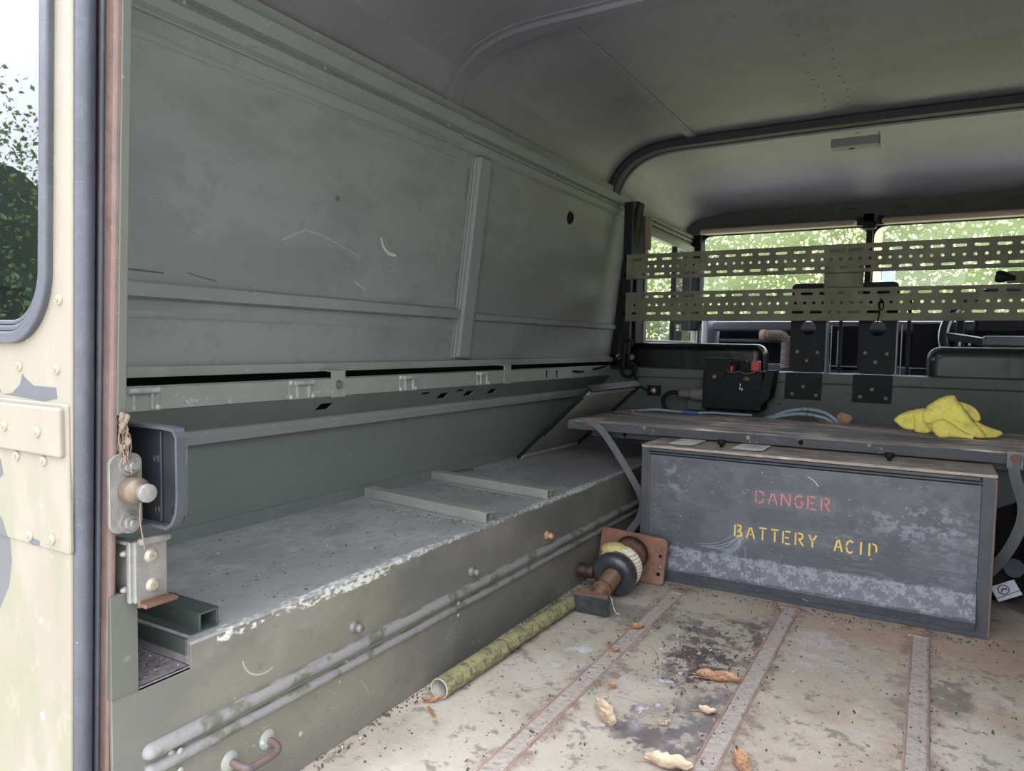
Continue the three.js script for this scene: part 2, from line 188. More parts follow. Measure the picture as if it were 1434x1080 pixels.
// floor: one dirty sheet with three worn ribs
{
  const fl = structure('floor');
  const X0 = -0.68, X1 = 0.32, Z0 = -0.34, Z1 = -1.94, U = (x) => (x - X0) / (X1 - X0), Wv = (z) => (z - Z0) / (Z1 - Z0);
  const map = canvasTex(1280, 2048, (u, v) => {
    const x = X0 + u * (X1 - X0), z = Z0 + v * (Z1 - Z0), p = u, q = v * 1.6;
    const n0 = S(0, p, q), n1 = S(3, p * 1.0 + 0.2, q + 0.1), n2 = S(2, p * 2, q * 2), n4 = S(4, p * 3, q * 3), n5 = S(5, p * 2 + 0.3, q * 2);
    let c = mix([186, 175, 159], [169, 160, 145], sm(0.3, 0.7, n0)); c = mix(c, [200, 190, 176], 0.7 * sm(0.45, 0.7, n1)); c = mix(c, [164, 159, 142], 0.5 * sm(0.5, 0.75, S(0, q, p)));
    c = mix(c, [96, 90, 84], 0.5 * sm(0.6, 0.8, n2) ); c = mix(c, [190, 184, 176], 0.45 * sm(0.62, 0.85, n4 * 0.6 + n1 * 0.4));
    const rust = 1.1 * Math.exp(-(((z + 1.50) / 0.1) ** 2)) * sm(-0.45, -0.1, x); c = mix(c, [178, 140, 112], 0.65 * rust * sm(0.25, 0.65, n5 * 0.5 + n0 * 0.5));
    c = mix(c, [172, 150, 134], 0.5 * sm(0.48, 0.72, S(5, p + 0.5, q + 0.6)) * sm(-0.5, 0.0, x));
    const blot = (bx0, bz, rx, rz, t, col, a) => { const e = ((x - bx0) / rx) ** 2 + ((z - bz) / rz) ** 2; if (e < 1.6) c = mix(c, col, a * sm(1.5, 0.3, e + 0.9 * (n1 - 0.5)) * sm(t, t + 0.14, 0.55 * n2 + 0.45 * n5)); };
    blot(-0.315, -1.17, 0.05, 0.10, 0.40, [70, 64, 66], 0.8); blot(-0.30, -1.30, 0.09, 0.10, 0.44, [84, 76, 76], 0.7); blot(-0.325, -0.96, 0.045, 0.09, 0.44, [88, 80, 84], 0.75); blot(-0.26, -0.98, 0.03, 0.14, 0.40, [98, 92, 96], 0.7); blot(0.05, -1.28, 0.04, 0.08, 0.42, [104, 100, 90], 0.6); blot(-0.255, -1.36, 0.03, 0.1, 0.4, [86, 80, 76], 0.6);
    blot(-0.49, -1.33, 0.09, 0.05, 0.3, [112, 110, 102], 0.6); blot(-0.62, -1.15, 0.03, 0.35, 0.38, [92, 88, 82], 0.6);
    blot(-0.335, -1.05, 0.02, 0.12, 0.48, [222, 218, 222], 0.9); blot(-0.50, -1.08, 0.03, 0.07, 0.5, [206, 208, 212], 0.8); blot(-0.15, -1.36, 0.06, 0.09, 0.5, [200, 196, 196], 0.7);
    for (const rx of [-0.449, -0.223, 0.007]) { const dxr = Math.abs(x - rx); c = mix(c, [134, 112, 104], 0.6 * sm(0.042, 0.014, dxr + 0.02 * (n5 - 0.5)) * sm(0.35, 0.6, n2)); }
    return c;
  }, (ctx, w, h) => { const r = rng(31);
    flecks(ctx, r, 5200, 0, 0, w, h, '92,82,74', 2.3); flecks(ctx, r, 900, 0, 0, w, h, '70,62,58', 3.2); flecks(ctx, r, 2600, 0, 0, w, h, '214,206,196', 2.6); flecks(ctx, r, 200, 0, h * 0.2, w, h * 0.25, '150,110,84', 4.5);
    scratches(ctx, r, 420, 0, 0, w, h, '218,211,202', 70, 1.6); scratches(ctx, r, 300, 0, 0, w, h, '128,118,106', 60, 1.6); scratches(ctx, r, 120, 0, 0, w, h, '214,208,200', 120, 1.8); scratches(ctx, r, 80, 0, 0, w, h, '84,80,74', 110, 1.8); });
  const floorMat = std({ map, roughness: 0.62, bumpMap: bumpPits, bumpScale: 0.0006 });
  const g = new THREE.BoxGeometry(1.0, 0.02, 1.6, 60, 1, 90); g.translate((X0 + X1) / 2, -0.01, (Z0 + Z1) / 2);
  { const p = g.attributes.position; for (let i = 0; i < p.count; i++) if (p.getY(i) > -0.001) p.setY(i, -0.0015 * S(0, p.getX(i), p.getZ(i))); g.computeVertexNormals(); }
  part(fl, 'floor_sheet', planar(g, (x, y, z) => [U(x), Wv(z)]), floorMat, true);
  part(fl, 'front_floor', bx(-1.05, 0.62, -0.02, -0.001, -1.94, -3.35), M.bulk);
  const ribMat = std({ map: rep(canvasTex(256, 1024, (u, v) => { let c = mix([188, 178, 167], [166, 156, 147], S(3, u, v * 2)); c = mix(c, [188, 184, 182], 0.5 * sm(0.45, 0.8, S(2, u + 0.3, v * 4))); c = mix(c, [150, 118, 102], 0.5 * sm(0.5, 0.8, S(2, u * 2, v * 8 + 0.4))); return mix(c, [112, 102, 97], 0.5 * sm(0.58, 0.78, S(2, u, v * 2))); }), 0.22), roughness: 0.75, bumpMap: bumpPits, bumpScale: 0.001 });
  for (const [x, z1] of [[-0.449, -1.50], [-0.223, -1.535], [0.007, -1.515]]) {
    part(fl, 'floor_rib', bx(x - 0.016, x + 0.016, -0.004, 0.0008, -0.35, z1, 0.0005), ribMat);
    for (const s of [-1, 1]) { const pts = []; for (let i = 0; i <= 40; i++) { const t = i / 40; pts.push([x + s * 0.0138 + 0.0012 * (S(3, t * 0.9, x + s * 0.1) - 0.5), 0.0002 + 0.0034 * (S(5, t * 1.6, x * 3 + s * 0.2) - 0.42), -0.35 + t * (z1 + 0.35)]); } part(fl, 'rib_edge', tube(pts, 0.0021, 120, 7), M.ribEdge); }
    part(fl, 'rib_end', bx(x - 0.02, x + 0.018, -0.002, 0.003, z1 - 0.012, z1 + 0.006, 0.001), M.ribEdge);
  }
}
// wheel box along the left side
let wheelBox;
{
  const w = wheelBox = structure('wheel_box_left');
  const Zs = -0.41, Ze = -2.3, X = -0.651;
  const edgeN = (z) => S(3, z * 0.9, 0.3) * 0.6 + S(5, z * 1.4, 0.7) * 0.4;
  const sideMap = canvasTex(2048, 256, (u, v) => {
    const z = Zs + u * (Ze - Zs), y = v * 0.22, p = u * 4, q = v * 0.5, n = S(0, p * 0.5, q), n2 = S(2, p, q), n3 = S(3, p, q);
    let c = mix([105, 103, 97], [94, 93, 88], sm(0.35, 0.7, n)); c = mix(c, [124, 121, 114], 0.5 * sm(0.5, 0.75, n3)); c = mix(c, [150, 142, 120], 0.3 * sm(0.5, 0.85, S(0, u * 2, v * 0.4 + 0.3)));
    const ch = (y > 0.206 - 0.012 * edgeN(z) && z < -0.5 && z > -0.79) || (y > 0.212 - 0.006 * edgeN(z) && z < -0.5) ? sm(0.42, 0.52, S(2, u * 9, v * 2) * 0.5 + edgeN(z) * 0.5) : 0;
    c = mix(c, [208, 208, 202], 0.85 * ch);
    return mix(c, [92, 91, 83], 0.4 * sm(0.6, 0.85, S(2, p * 2, q * 2)));
  }, (ctx, W, H) => { const r = rng(12); scratches(ctx, r, 220, 0, H * 0.45, W, H * 0.5, '160,158,148', 40, 1.1); scratches(ctx, r, 120, 0, 0, W, H, '76,76,68', 36, 1.2); flecks(ctx, r, 160, 0, H * 0.4, W * 0.7, H * 0.6, '172,168,156', 2.2);
    ctx.strokeStyle = 'rgba(190,188,176,0.75)'; ctx.lineWidth = 1.6; ctx.beginPath(); ctx.arc(168, 54, 34, 1.2, 3.0); ctx.stroke(); });
  const sideMat = std({ map: sideMap, roughness: 0.6, bumpMap: bumpFine, bumpScale: 0.0004 });
  part(w, 'side_panel', planar([bx(X - 0.004, X, 0, 0.2125, -0.468, Ze, 0.0005), bx(X - 0.004, X, 0, 0.19, -0.384, -0.4685, 0.0012)], (x, y, z) => [(z - Zs) / (Ze - Zs), y / 0.22]), sideMat, true);
  const topMap = canvasTex(2048, 512, (u, v) => {
    const x = -0.99 + v * 0.34, z = Zs + u * (Ze - Zs), p = u * 4, q = v * 0.8, n = S(0, p * 0.5, q), n2 = S(2, p, q), n3 = S(3, p, q + 0.4);
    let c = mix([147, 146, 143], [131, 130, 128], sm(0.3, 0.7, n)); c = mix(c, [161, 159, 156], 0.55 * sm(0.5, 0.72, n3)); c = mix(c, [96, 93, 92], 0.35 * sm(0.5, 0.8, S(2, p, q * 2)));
    if (x > -0.655 - 0.014 * edgeN(z) && z < -0.5) c = mix(c, [206, 206, 202], 0.8 * sm(0.42, 0.54, S(2, u * 9, v * 3) * 0.5 + edgeN(z) * 0.5)); if (z > -0.468) c = mix(c, [104, 96, 100], 0.7);
    return c;
  }, (ctx, W, H) => { const r = rng(13); scratches(ctx, r, 240, 0, 0, W, H, '150,150,144', 60, 1.2, 0.3, 0.3); scratches(ctx, r, 140, 0, 0, W, H, '66,64,62', 50, 1.4); flecks(ctx, r, 700, 0, 0, W, H, '64,58,56', 2.4); flecks(ctx, r, 160, 0, 0, W, H, '178,176,170', 2.2); flecks(ctx, r, 400, 0, 0, 60, H, '66,58,60', 4); flecks(ctx, r, 200, 0, 0, 60, H, '178,170,168', 3); });
  const topMat = std({ map: topMap, roughness: 0.55, bumpMap: bumpFine, bumpScale: 0.0005 });
  part(w, 'top_panel', planar([bx(-0.99, X + 0.0004, 0.2115, 0.2152, -0.468, Ze, 0.0004), bx(-0.99, X, 0.186, 0.19, Zs, -0.468, 0.001), bx(-0.99, X - 0.002, 0.19, 0.213, -0.472, -0.468, 0.0008)], (x, y, z) => [(z - Zs) / (Ze - Zs), (x + 0.99) / 0.34]), topMat, true);
  part(w, 'end_channel', [bx(-0.97, -0.664, 0.215, 0.217, -0.478, -0.512, 0.0006), bx(-0.97, -0.664, 0.215, 0.235, -0.488, -0.491, 0.0008), bx(-0.97, -0.664, 0.2335, 0.236, -0.488, -0.514, 0.0008), bx(-0.97, -0.666, 0.215, 0.236, -0.5115, -0.514, 0.0008)], M.shadowGreen);
  part(w, 'step_edge', bx(-0.97, -0.656, 0.2, 0.2175, -0.466, -0.4695, 0.0008), M.shadowGreen);
  // two folded battens on top, set a little askew
  for (const [zl, zr, xr] of [[-1.105, -1.056, -0.655], [-1.335, -1.292, -0.657]]) {
    const gs = [bx(0, 0.325, 0, 0.018, -0.0015, 0.0015, 0.0006), bx(0, 0.325, 0.0165, 0.019, -0.024, 0.001, 0.0006), bx(0, 0.325, 0, 0.0015, 0, 0.016, 0.0004), bx(0, 0.318, 0, 0.018, -0.024, -0.0225, 0.0005)].map((g) => { g.rotateY(Math.atan2(zr - zl, 0.325) * -1); g.translate(xr - 0.325, 0.215, zl); return g; });
    part(w, 'cross_batten', gs, M.worn);
  }
  part(w, 'wire_loop', tube([[-0.975, 0.216, -1.40], [-0.974, 0.224, -1.405], [-0.968, 0.226, -1.44], [-0.962, 0.223, -1.475], [-0.96, 0.216, -1.48]], 0.0028, 30, 8), M.zinc);
  part(w, 'loop_plate', bx(-0.985, -0.945, 0.2148, 0.2168, -1.41, -1.47, 0.0008), M.worn);
  for (const [y, z] of [[0.149, -0.713], [0.147, -0.999], [0.147, -1.273]]) { const b = part(w, 'knob_bolt', [lathe([[0, 0.016], [0.0045, 0.0155], [0.0062, 0.012], [0.006, 0.008], [0.0035, 0.007], [0.0035, 0.006], [0.0075, 0.005], [0.0082, 0.002], [0.0082, 0]], [X, y, z], [1, 0, 0], 18)], z < -1.2 ? M.leaf : M.zinc); }
  pieces(w, 'rivet', dome(0.0038), M.worn, [[X, 0.108, -0.445], [X, 0.101, -0.958], [X, 0.104, -0.70], [X, 0.045, -0.62], [X, 0.07, -0.445], [X, 0.11, -1.3]], [1, 0, 0]);
  part(w, 'front_cheek', bx(-0.99, X, 0, 0.215, -2.302, -2.3), M.green);
}
// left side: capping trough below, leaning panel above
let wallLeft;
{
  const w = wallLeft = structure('wall_left');
  part(w, 'body_skin', sheet([[-1.055, -0.05], [-1.055, 0.5], [-0.975, 1.06]], 0.01, -0.36, -2.46), M.dark);
  part(w, 'lower_panel', sheet([[-0.9895, 0.2], [-0.9895, 0.384]], 0.003, -0.385, -2.3), M.shadedLowerGreen);
  part(w, 'lower_flange', sheet([[-0.984, 0.215], [-0.9855, 0.2355], [-0.989, 0.2362]], 0.003, -0.40, -2.3), M.shadedLowerGreen);
  part(w, 'capping_lip', sheet([[-0.984, 0.389], [-0.9765, 0.384], [-0.977, 0.3665]], 0.0025, -0.385, -2.3), M.green);
  part(w, 'capping_bead', sheet([[-0.9755, 0.3765], [-0.9735, 0.375], [-0.9755, 0.3665], [-0.984, 0.3655]], 0.002, -0.385, -2.3), M.green);
  part(w, 'capping_face', sheet([[-0.9435, 0.4285], [-0.945, 0.4585], [-0.956, 0.4605]], 0.003, -0.385, -2.3), M.worn);
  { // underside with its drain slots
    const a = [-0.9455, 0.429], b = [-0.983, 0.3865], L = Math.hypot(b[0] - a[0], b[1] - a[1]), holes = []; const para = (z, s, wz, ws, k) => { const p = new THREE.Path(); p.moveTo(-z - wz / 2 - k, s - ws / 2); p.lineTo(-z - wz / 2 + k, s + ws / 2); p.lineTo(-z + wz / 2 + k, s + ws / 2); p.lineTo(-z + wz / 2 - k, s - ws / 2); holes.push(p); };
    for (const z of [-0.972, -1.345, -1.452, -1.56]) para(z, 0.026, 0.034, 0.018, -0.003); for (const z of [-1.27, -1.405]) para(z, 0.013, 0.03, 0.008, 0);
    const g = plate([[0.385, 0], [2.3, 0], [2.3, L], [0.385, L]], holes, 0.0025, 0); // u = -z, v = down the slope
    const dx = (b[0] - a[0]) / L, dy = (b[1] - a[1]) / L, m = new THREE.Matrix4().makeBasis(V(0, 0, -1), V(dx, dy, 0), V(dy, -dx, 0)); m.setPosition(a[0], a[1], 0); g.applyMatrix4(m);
    part(w, 'capping_underside', g, M.shadedUnderGreen);
  }
  part(w, 'trough_back', bx(-1.03, -1.027, 0.3, 0.5, -0.385, -2.42), M.dark);
  part(w, 'sill_strip', sheet([[-0.995, 0.4745], [-0.975, 0.474], [-0.9745, 0.4865], [-0.988, 0.488]], 0.0025, -0.385, -2.42), M.worn);
  const Zs = -0.385, Ze = -2.42;
  const upMap = canvasTex(2048, 640, (u, v) => { const p = u * 3.2, q = v, n = S(0, p * 0.5, q), n3 = S(3, p * 0.5 + 0.1, q); let c = mix([129, 132, 131], [118, 121, 120], sm(0.35, 0.7, n)); c = mix(c, [138, 141, 140], 0.5 * sm(0.45, 0.75, n3)); c = mix(c, [112, 112, 108], 0.3 * sm(0.58, 0.75, S(2, p, q))); return mix(c, [124, 118, 111], 0.5 * sm(0.5, 0.7, S(3, u, v + 0.5)) * sm(0.6, 0.7, u)); }, (ctx, W, H) => {
    const r = rng(15), X = (z) => (z - Zs) / (Ze - Zs) * W, Y = (y) => (1 - (y - 0.487) / 0.56) * H; scratches(ctx, r, 30, 0, 0, W, H, '150,156,150', 70, 1.1); scratches(ctx, r, 24, 0, H * 0.45, W * 0.55, H * 0.3, '168,172,166', 60, 1.2, 0.2); flecks(ctx, r, 70, 0, 0, W, H, '168,172,166', 2); flecks(ctx, r, 40, 0, 0, W, H, '70,74,70', 2.5);
    const stroke = (pts, col, lw) => { ctx.strokeStyle = col; ctx.lineWidth = lw; ctx.lineCap = 'round'; ctx.beginPath(); pts.forEach(([z, y], i) => i ? ctx.lineTo(X(z), Y(y)) : ctx.moveTo(X(z), Y(y))); ctx.stroke(); };
    stroke([[-1.125, 0.735], [-1.132, 0.722], [-1.142, 0.714], [-1.155, 0.709], [-1.175, 0.707]], 'rgba(214,216,212,0.85)', 4); stroke([[-1.13, 0.722], [-1.15, 0.706], [-1.17, 0.705]], 'rgba(214,216,212,0.6)', 3);
    stroke([[-0.875, 0.70], [-0.9, 0.712], [-0.925, 0.723]], 'rgba(176,180,174,0.5)', 3); stroke([[-0.925, 0.724], [-0.97, 0.718], [-1.03, 0.703], [-1.07, 0.692]], 'rgba(176,180,174,0.45)', 3); stroke([[-1.06, 0.645], [-1.09, 0.632]], 'rgba(214,214,210,0.6)', 2);
    stroke([[-0.60, 0.625], [-0.66, 0.624]], 'rgba(48,50,48,0.8)', 2.4); stroke([[-0.70, 0.628], [-0.72, 0.624], [-0.75, 0.62]], 'rgba(48,50,48,0.7)', 2); stroke([[-1.40, 0.70], [-1.405, 0.62]], 'rgba(60,64,60,0.6)', 3); stroke([[-1.40, 0.93], [-1.40, 0.86]], 'rgba(60,62,62,0.6)', 4);
    ctx.fillStyle = 'rgba(70,76,72,0.7)'; ctx.beginPath(); ctx.arc(X(-0.995), Y(0.79), 6, 0, 7); ctx.fill();
  });
  const upMat = std({ map: upMap, roughness: 0.55, bumpMap: bumpWave, bumpScale: 0.0025 });
  part(w, 'upper_panel', planar(leanBox(-0.003, 0, 0.476, 1.05, Zs, Ze, 0.0005), (x, y, z) => [(z - Zs) / (Ze - Zs), (y - 0.487) / 0.56]), upMat, true);
  const rail = (off, y0, y1, z0, z1, name) => part(w, name, sheet([[xl(y1 + 0.004), y1 + 0.004], [xl(y1) + off, y1], [xl(y0) + off, y0], [xl(y0 - 0.004), y0 - 0.004]], 0.0022, z0, z1), M.green);
  rail(0.011, 0.589, 0.606, -0.385, -1.412, 'pressed_rail'); rail(0.007, 0.588, 0.60, -1.487, -2.42, 'pressed_rail');
  rail(0.0009, 0.563, 0.565, -0.385, -1.412, 'panel_crease'); rail(0.0009, 0.936, 0.938, -0.385, -1.412, 'panel_crease');
  part(w, 'stiffener_post', [leanBox(0, 0.003, 0.492, 0.957, -1.487, -1.410), leanBox(0, 0.016, 0.494, 0.96, -1.472, -1.424, 0.003), leanBox(0, 0.007, 0.493, 0.958, -1.480, -1.418, 0.002)], M.green);
  pieces(w, 'rivet', dome(0.0035, 0.0016), M.green, [[-0.9762, 0.3805, -0.66], [-0.9762, 0.3805, -0.87], [-0.9762, 0.3805, -1.0], [-0.9762, 0.3805, -1.23], [-0.9762, 0.3805, -1.38], [-0.9762, 0.3805, -1.51], [-0.9762, 0.3805, -1.63], [-0.9762, 0.3805, -1.76], [-0.9762, 0.3805, -1.95]], [1, 0, 0]);
  const lean = [1, -0.122, 0];
  pieces(w, 'rivet', dome(0.004, 0.002), M.green, [[xl(0.955) + 0.001, 0.955, -1.415], [xl(0.88) + 0.001, 0.88, -1.395], [xl(0.53) + 0.001, 0.53, -1.395], [xl(0.74) + 0.001, 0.74, -1.395]], lean);
  part(w, 'grommet', lathe([[0, 0.004], [0.006, 0.0045], [0.010, 0.007], [0.015, 0.006], [0.018, 0.001], [0.019, 0]], [xl(0.903), 0.903, -1.945], lean, 18), M.dark);
  // hood catches along the capping
  for (const z of [-0.604, -0.9, -1.195, -1.487]) { const c = new THREE.Group(); c.name = numbered('hood_catch'); w.add(c); c.position.set(-0.943, 0.444, z);
    part(c, 'catch_plate', bx(-0.944, -0.9415, 0.4275, 0.4605, z - 0.029, z + 0.029, 0.0008), M.worn); part(c, 'catch_bar', [rod([-0.937, 0.456, z - 0.02], [-0.937, 0.456, z + 0.02], 0.0042, 10), bx(-0.943, -0.937, 0.43, 0.455, z - 0.016, z - 0.012, 0.0006), bx(-0.943, -0.939, 0.43, 0.455, z + 0.010, z + 0.014, 0.0006)], M.catchMetal);
    pieces(c, 'catch_rivet', dome(0.0045, 0.003), M.catchMetal, [[-0.9415, 0.4565, z - 0.025], [-0.9415, 0.4565, z + 0.025], [-0.9415, 0.432, z - 0.025], [-0.9415, 0.432, z + 0.025]], [1, 0, 0]); }
  for (const z of [-0.988, -1.603]) { part(w, 'tie_strip', sheet([[-0.973, 0.4755], [-0.9415, 0.474], [-0.9405, 0.4265]], 0.0025, z - 0.0175, z + 0.0175), M.worn); if (z > -1.2) pieces(w, 'bolt', hexBolt(0.0065, 0.006), M.zinc, [[-0.9405, 0.449, z]], [1, 0, 0]); }
  pieces(w, 'slot_hole', (() => { const g = new THREE.BoxGeometry(0.0045, 0.022, 0.0016); return g; })(), M.dark, [[-0.9425, 0.444, -1.825], [-0.9425, 0.444, -1.89]], [1, 0, 0]);
  const t = structure('trim_1');
  part(t, 'roof_rail', sheet([[xl(0.965) + 0.002, 0.965], [xl(0.97) + 0.007, 0.971], [xl(0.985) + 0.010, 0.984], [xl(0.988) + 0.003, 0.990], [xl(0.998) + 0.003, 0.998], [xl(1.0) + 0.016, 1.001], [xl(1.02) + 0.018, 1.021], [xl(1.022) - 0.012, 1.032]], 0.003, -0.385, -2.44), M.green);
  part(t, 'rail_cover', sheet([[xl(0.968) + 0.004, 0.967], [xl(0.97) + 0.013, 0.972], [xl(0.985) + 0.014, 0.986], [xl(0.995) + 0.005, 0.998]], 0.002, -0.385, -1.349), M.green);
  pieces(t, 'rivet', dome(0.005, 0.003), M.green, [[xl(1) + 0.007, 0.995, -0.93], [xl(1) + 0.0075, 0.995, -1.295], [xl(1) + 0.0075, 0.995, -1.8], [xl(1) + 0.0075, 0.995, -0.66]], lean);
}
// right side, rear pillar and closing panels (outside the frame; they keep the daylight where it belongs)
{
  const w = structure('wall_right'), mx = (x) => 2 * CX - x;
  part(w, 'side_panel', sheet([[mx(-0.988), -0.02], [mx(-0.988), 0.49], [mx(-0.93), 1.06]], 0.012, -0.36, -2.46), M.green);
  part(w, 'wheel_box', bx(mx(-0.651), mx(-0.99), 0, 0.215, -0.40, -2.3), M.green);
  const r = structure('wall_rear');
  part(r, 'rear_panel', move(plate([[0.215, -0.15], [0.61, -0.15], [0.61, 1.2], [0.19, 1.2], [0.19, 1.0]], [rr(0.26, 0.55, 0.532, 1.0, 0.06, THREE.Path)], 0.02, 0.002), 0, 0, -0.36), M.green); { const g = new THREE.PlaneGeometry(0.3, 0.48); g.translate(0.405, 0.766, -0.37); part(r, 'pane', g, M.glass); } part(r, 'lintel', bx(-1.0, mx(-1.0), 1.15, 1.215, -0.40, -0.36, 0.01), M.green);
}
// roof skin and bows
const roofProf = (() => { const L = [[-0.945, 1.02], [-0.937, 1.05], [-0.912, 1.098], [-0.864, 1.142], [-0.80, 1.167], [-0.73, 1.176], [-0.6, 1.178], [-0.42, 1.180]]; const c = new THREE.CatmullRomCurve3([...L, [CX, 1.181]].map((p) => V(p[0], p[1], 0)), false, 'centripetal'); const a = c.getPoints(40).map((p) => [p.x, p.y]); return a.concat(a.slice(0, -1).reverse().map(([x, y]) => [2 * CX - x, y])); })();
const roofK = (z) => 1 - 0.62 * sm(-2.55, -3.3, z);
{
  const w = structure('ceiling');
  const zs = []; for (let i = 0; i <= 60; i++) zs.push(-0.36 - i / 60 * 2.82);
  const n = roofProf.length, pos = [], idx = [];
  for (const off of [0, 0.006]) for (const z of zs) for (const [x, y] of roofProf) { const k = roofK(z); pos.push(CX + (x - CX) * (1 + off * 0.7) , 1.02 + (y - 1.02) * k + off, z); }
  const N = n * zs.length; for (let o = 0; o < 2; o++) for (let i = 0; i < zs.length - 1; i++) for (let j = 0; j < n - 1; j++) { const a = o * N + i * n + j, b = a + 1, c = a + n, d = c + 1; idx.push(...(o ? [a, b, c, b, d, c] : [a, c, b, b, c, d])); }
  const g = new THREE.BufferGeometry(); g.setAttribute('position', new THREE.Float32BufferAttribute(pos, 3)); g.setIndex(idx); g.computeVertexNormals();
  part(w, 'roof_skin', g, M.roof);
  const bow = (z0, z1, drop, mat, name, lip) => { const k = roofK((z0 + z1) / 2), pr = roofProf.map(([x, y]) => [x, 1.02 + (y - 1.02) * k]); const off = (d) => pr.map(([x, y], i) => { const a = pr[Math.max(0, i - 1)], b = pr[Math.min(n - 1, i + 1)], l = Math.hypot(b[0] - a[0], b[1] - a[1]); return [x + (b[1] - a[1]) / l * d, y - (b[0] - a[0]) / l * d]; });
    const sh = (d0, d1, za, zb) => { const p = off(d0).concat(off(d1).reverse()), e = new THREE.ExtrudeGeometry(new THREE.Shape(p.map((q) => new THREE.Vector2(...q))), { depth: Math.abs(zb - za), bevelEnabled: false }); e.translate(0, 0, Math.min(za, zb)); return e; };
    part(w, name, [sh(-0.001, 0.003, z0 + 0.004, z1 - 0.004), sh(-0.001, drop, z0 - 0.008, z1 + 0.006)], mat); if (lip) part(w, 'bow_lit_edge', sh(drop, drop + 0.006, z1 + 0.004, z1 + 0.007), M.roof); };  // pale strip stands for the lower face lit from the floor
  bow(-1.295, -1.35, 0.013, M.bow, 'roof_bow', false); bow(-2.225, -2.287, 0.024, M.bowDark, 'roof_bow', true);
  for (const x of [-0.665, -0.665 + 2 * (CX + 0.665)]) part(w, 'roof_strip', [bx(x - 0.016, x + 0.016, 1.1735, 1.1785, -1.35, -2.228, 0.001), bx(x - 0.009, x + 0.009, 1.171, 1.175, -1.35, -2.228, 0.001)], M.roof);
  const rv = []; for (let i = 0; i < 15; i++) for (const x of [-0.272, -0.214]) rv.push([x - 0.006 * Math.sin(i), 1.1795, -1.40 - i * 0.056]); for (const [x, z] of [[-0.384, -1.46], [-0.37, -1.45], [-0.36, -1.47], [-0.06, -1.66], [-0.71, -2.21], [-0.87, -1.28], [-0.9, -1.36]]) rv.push([x, x < -0.8 ? 1.135 : 1.1775, z]);
  for (let i = 0; i < 7; i++) rv.push([-0.215 + 0.004 * Math.cos(i * 2), 1.18, -2.33 - i * 0.05]);
  pieces(w, 'rivet', dome(0.0036, 0.0018), M.bow, rv, [0, -1, 0]);
  part(w, 'lamp_bracket', [bx(-0.275, -0.15, 1.112, 1.134, -2.292, -2.296, 0.001), bx(-0.275, -0.15, 1.110, 1.113, -2.292, -2.345, 0.001), bx(-0.152, -0.15, 1.108, 1.142, -2.288, -2.345, 0.0006)], M.bow);
  part(w, 'bracket_hole', lathe([[0, 0.0012], [0.007, 0.0012], [0.008, 0]], [-0.222, 1.11, -2.325], [0, -1, 0], 16), M.dark);
}
// bulkhead behind the seats
let bulkhead;
{
  const w = bulkhead = structure('wall_front');
  part(w, 'bulkhead_panel', bx(-0.99, 0.55, 0, 0.457, -2.304, -2.30, 0.0012), M.bulk);
  part(w, 'bulkhead_cap', sheet([[0, 0.425], [0.004, 0.43], [0.005, 0.455], [-0.03, 0.4585]], 0.002, 0, 1.44).rotateY(-Math.PI / 2).translate(0.55, 0, -2.30), M.bulk);
  part(w, 'corner_post', leanBox(-0.03, 0.03, 0.43, 1.03, -2.40, -2.46, 0.006), M.blackPlain);
  part(w, 'corner_panel', bx(-1.05, -0.94, -0.02, 0.5, -2.44, -2.40, 0.004), M.dark);
  pieces(w, 'rivet', dome(0.004, 0.0025), M.bulk, [[-0.39, 0.36, -2.3], [-0.4, 0.392, -2.3], [-0.23, 0.372, -2.3], [-0.03, 0.433, -2.295], [-0.2, 0.40, -2.3], [0.1, 0.43, -2.295], [-0.83, 0.43, -2.295], [-0.76, 0.432, -2.295]], [0, 0, 1]);
}
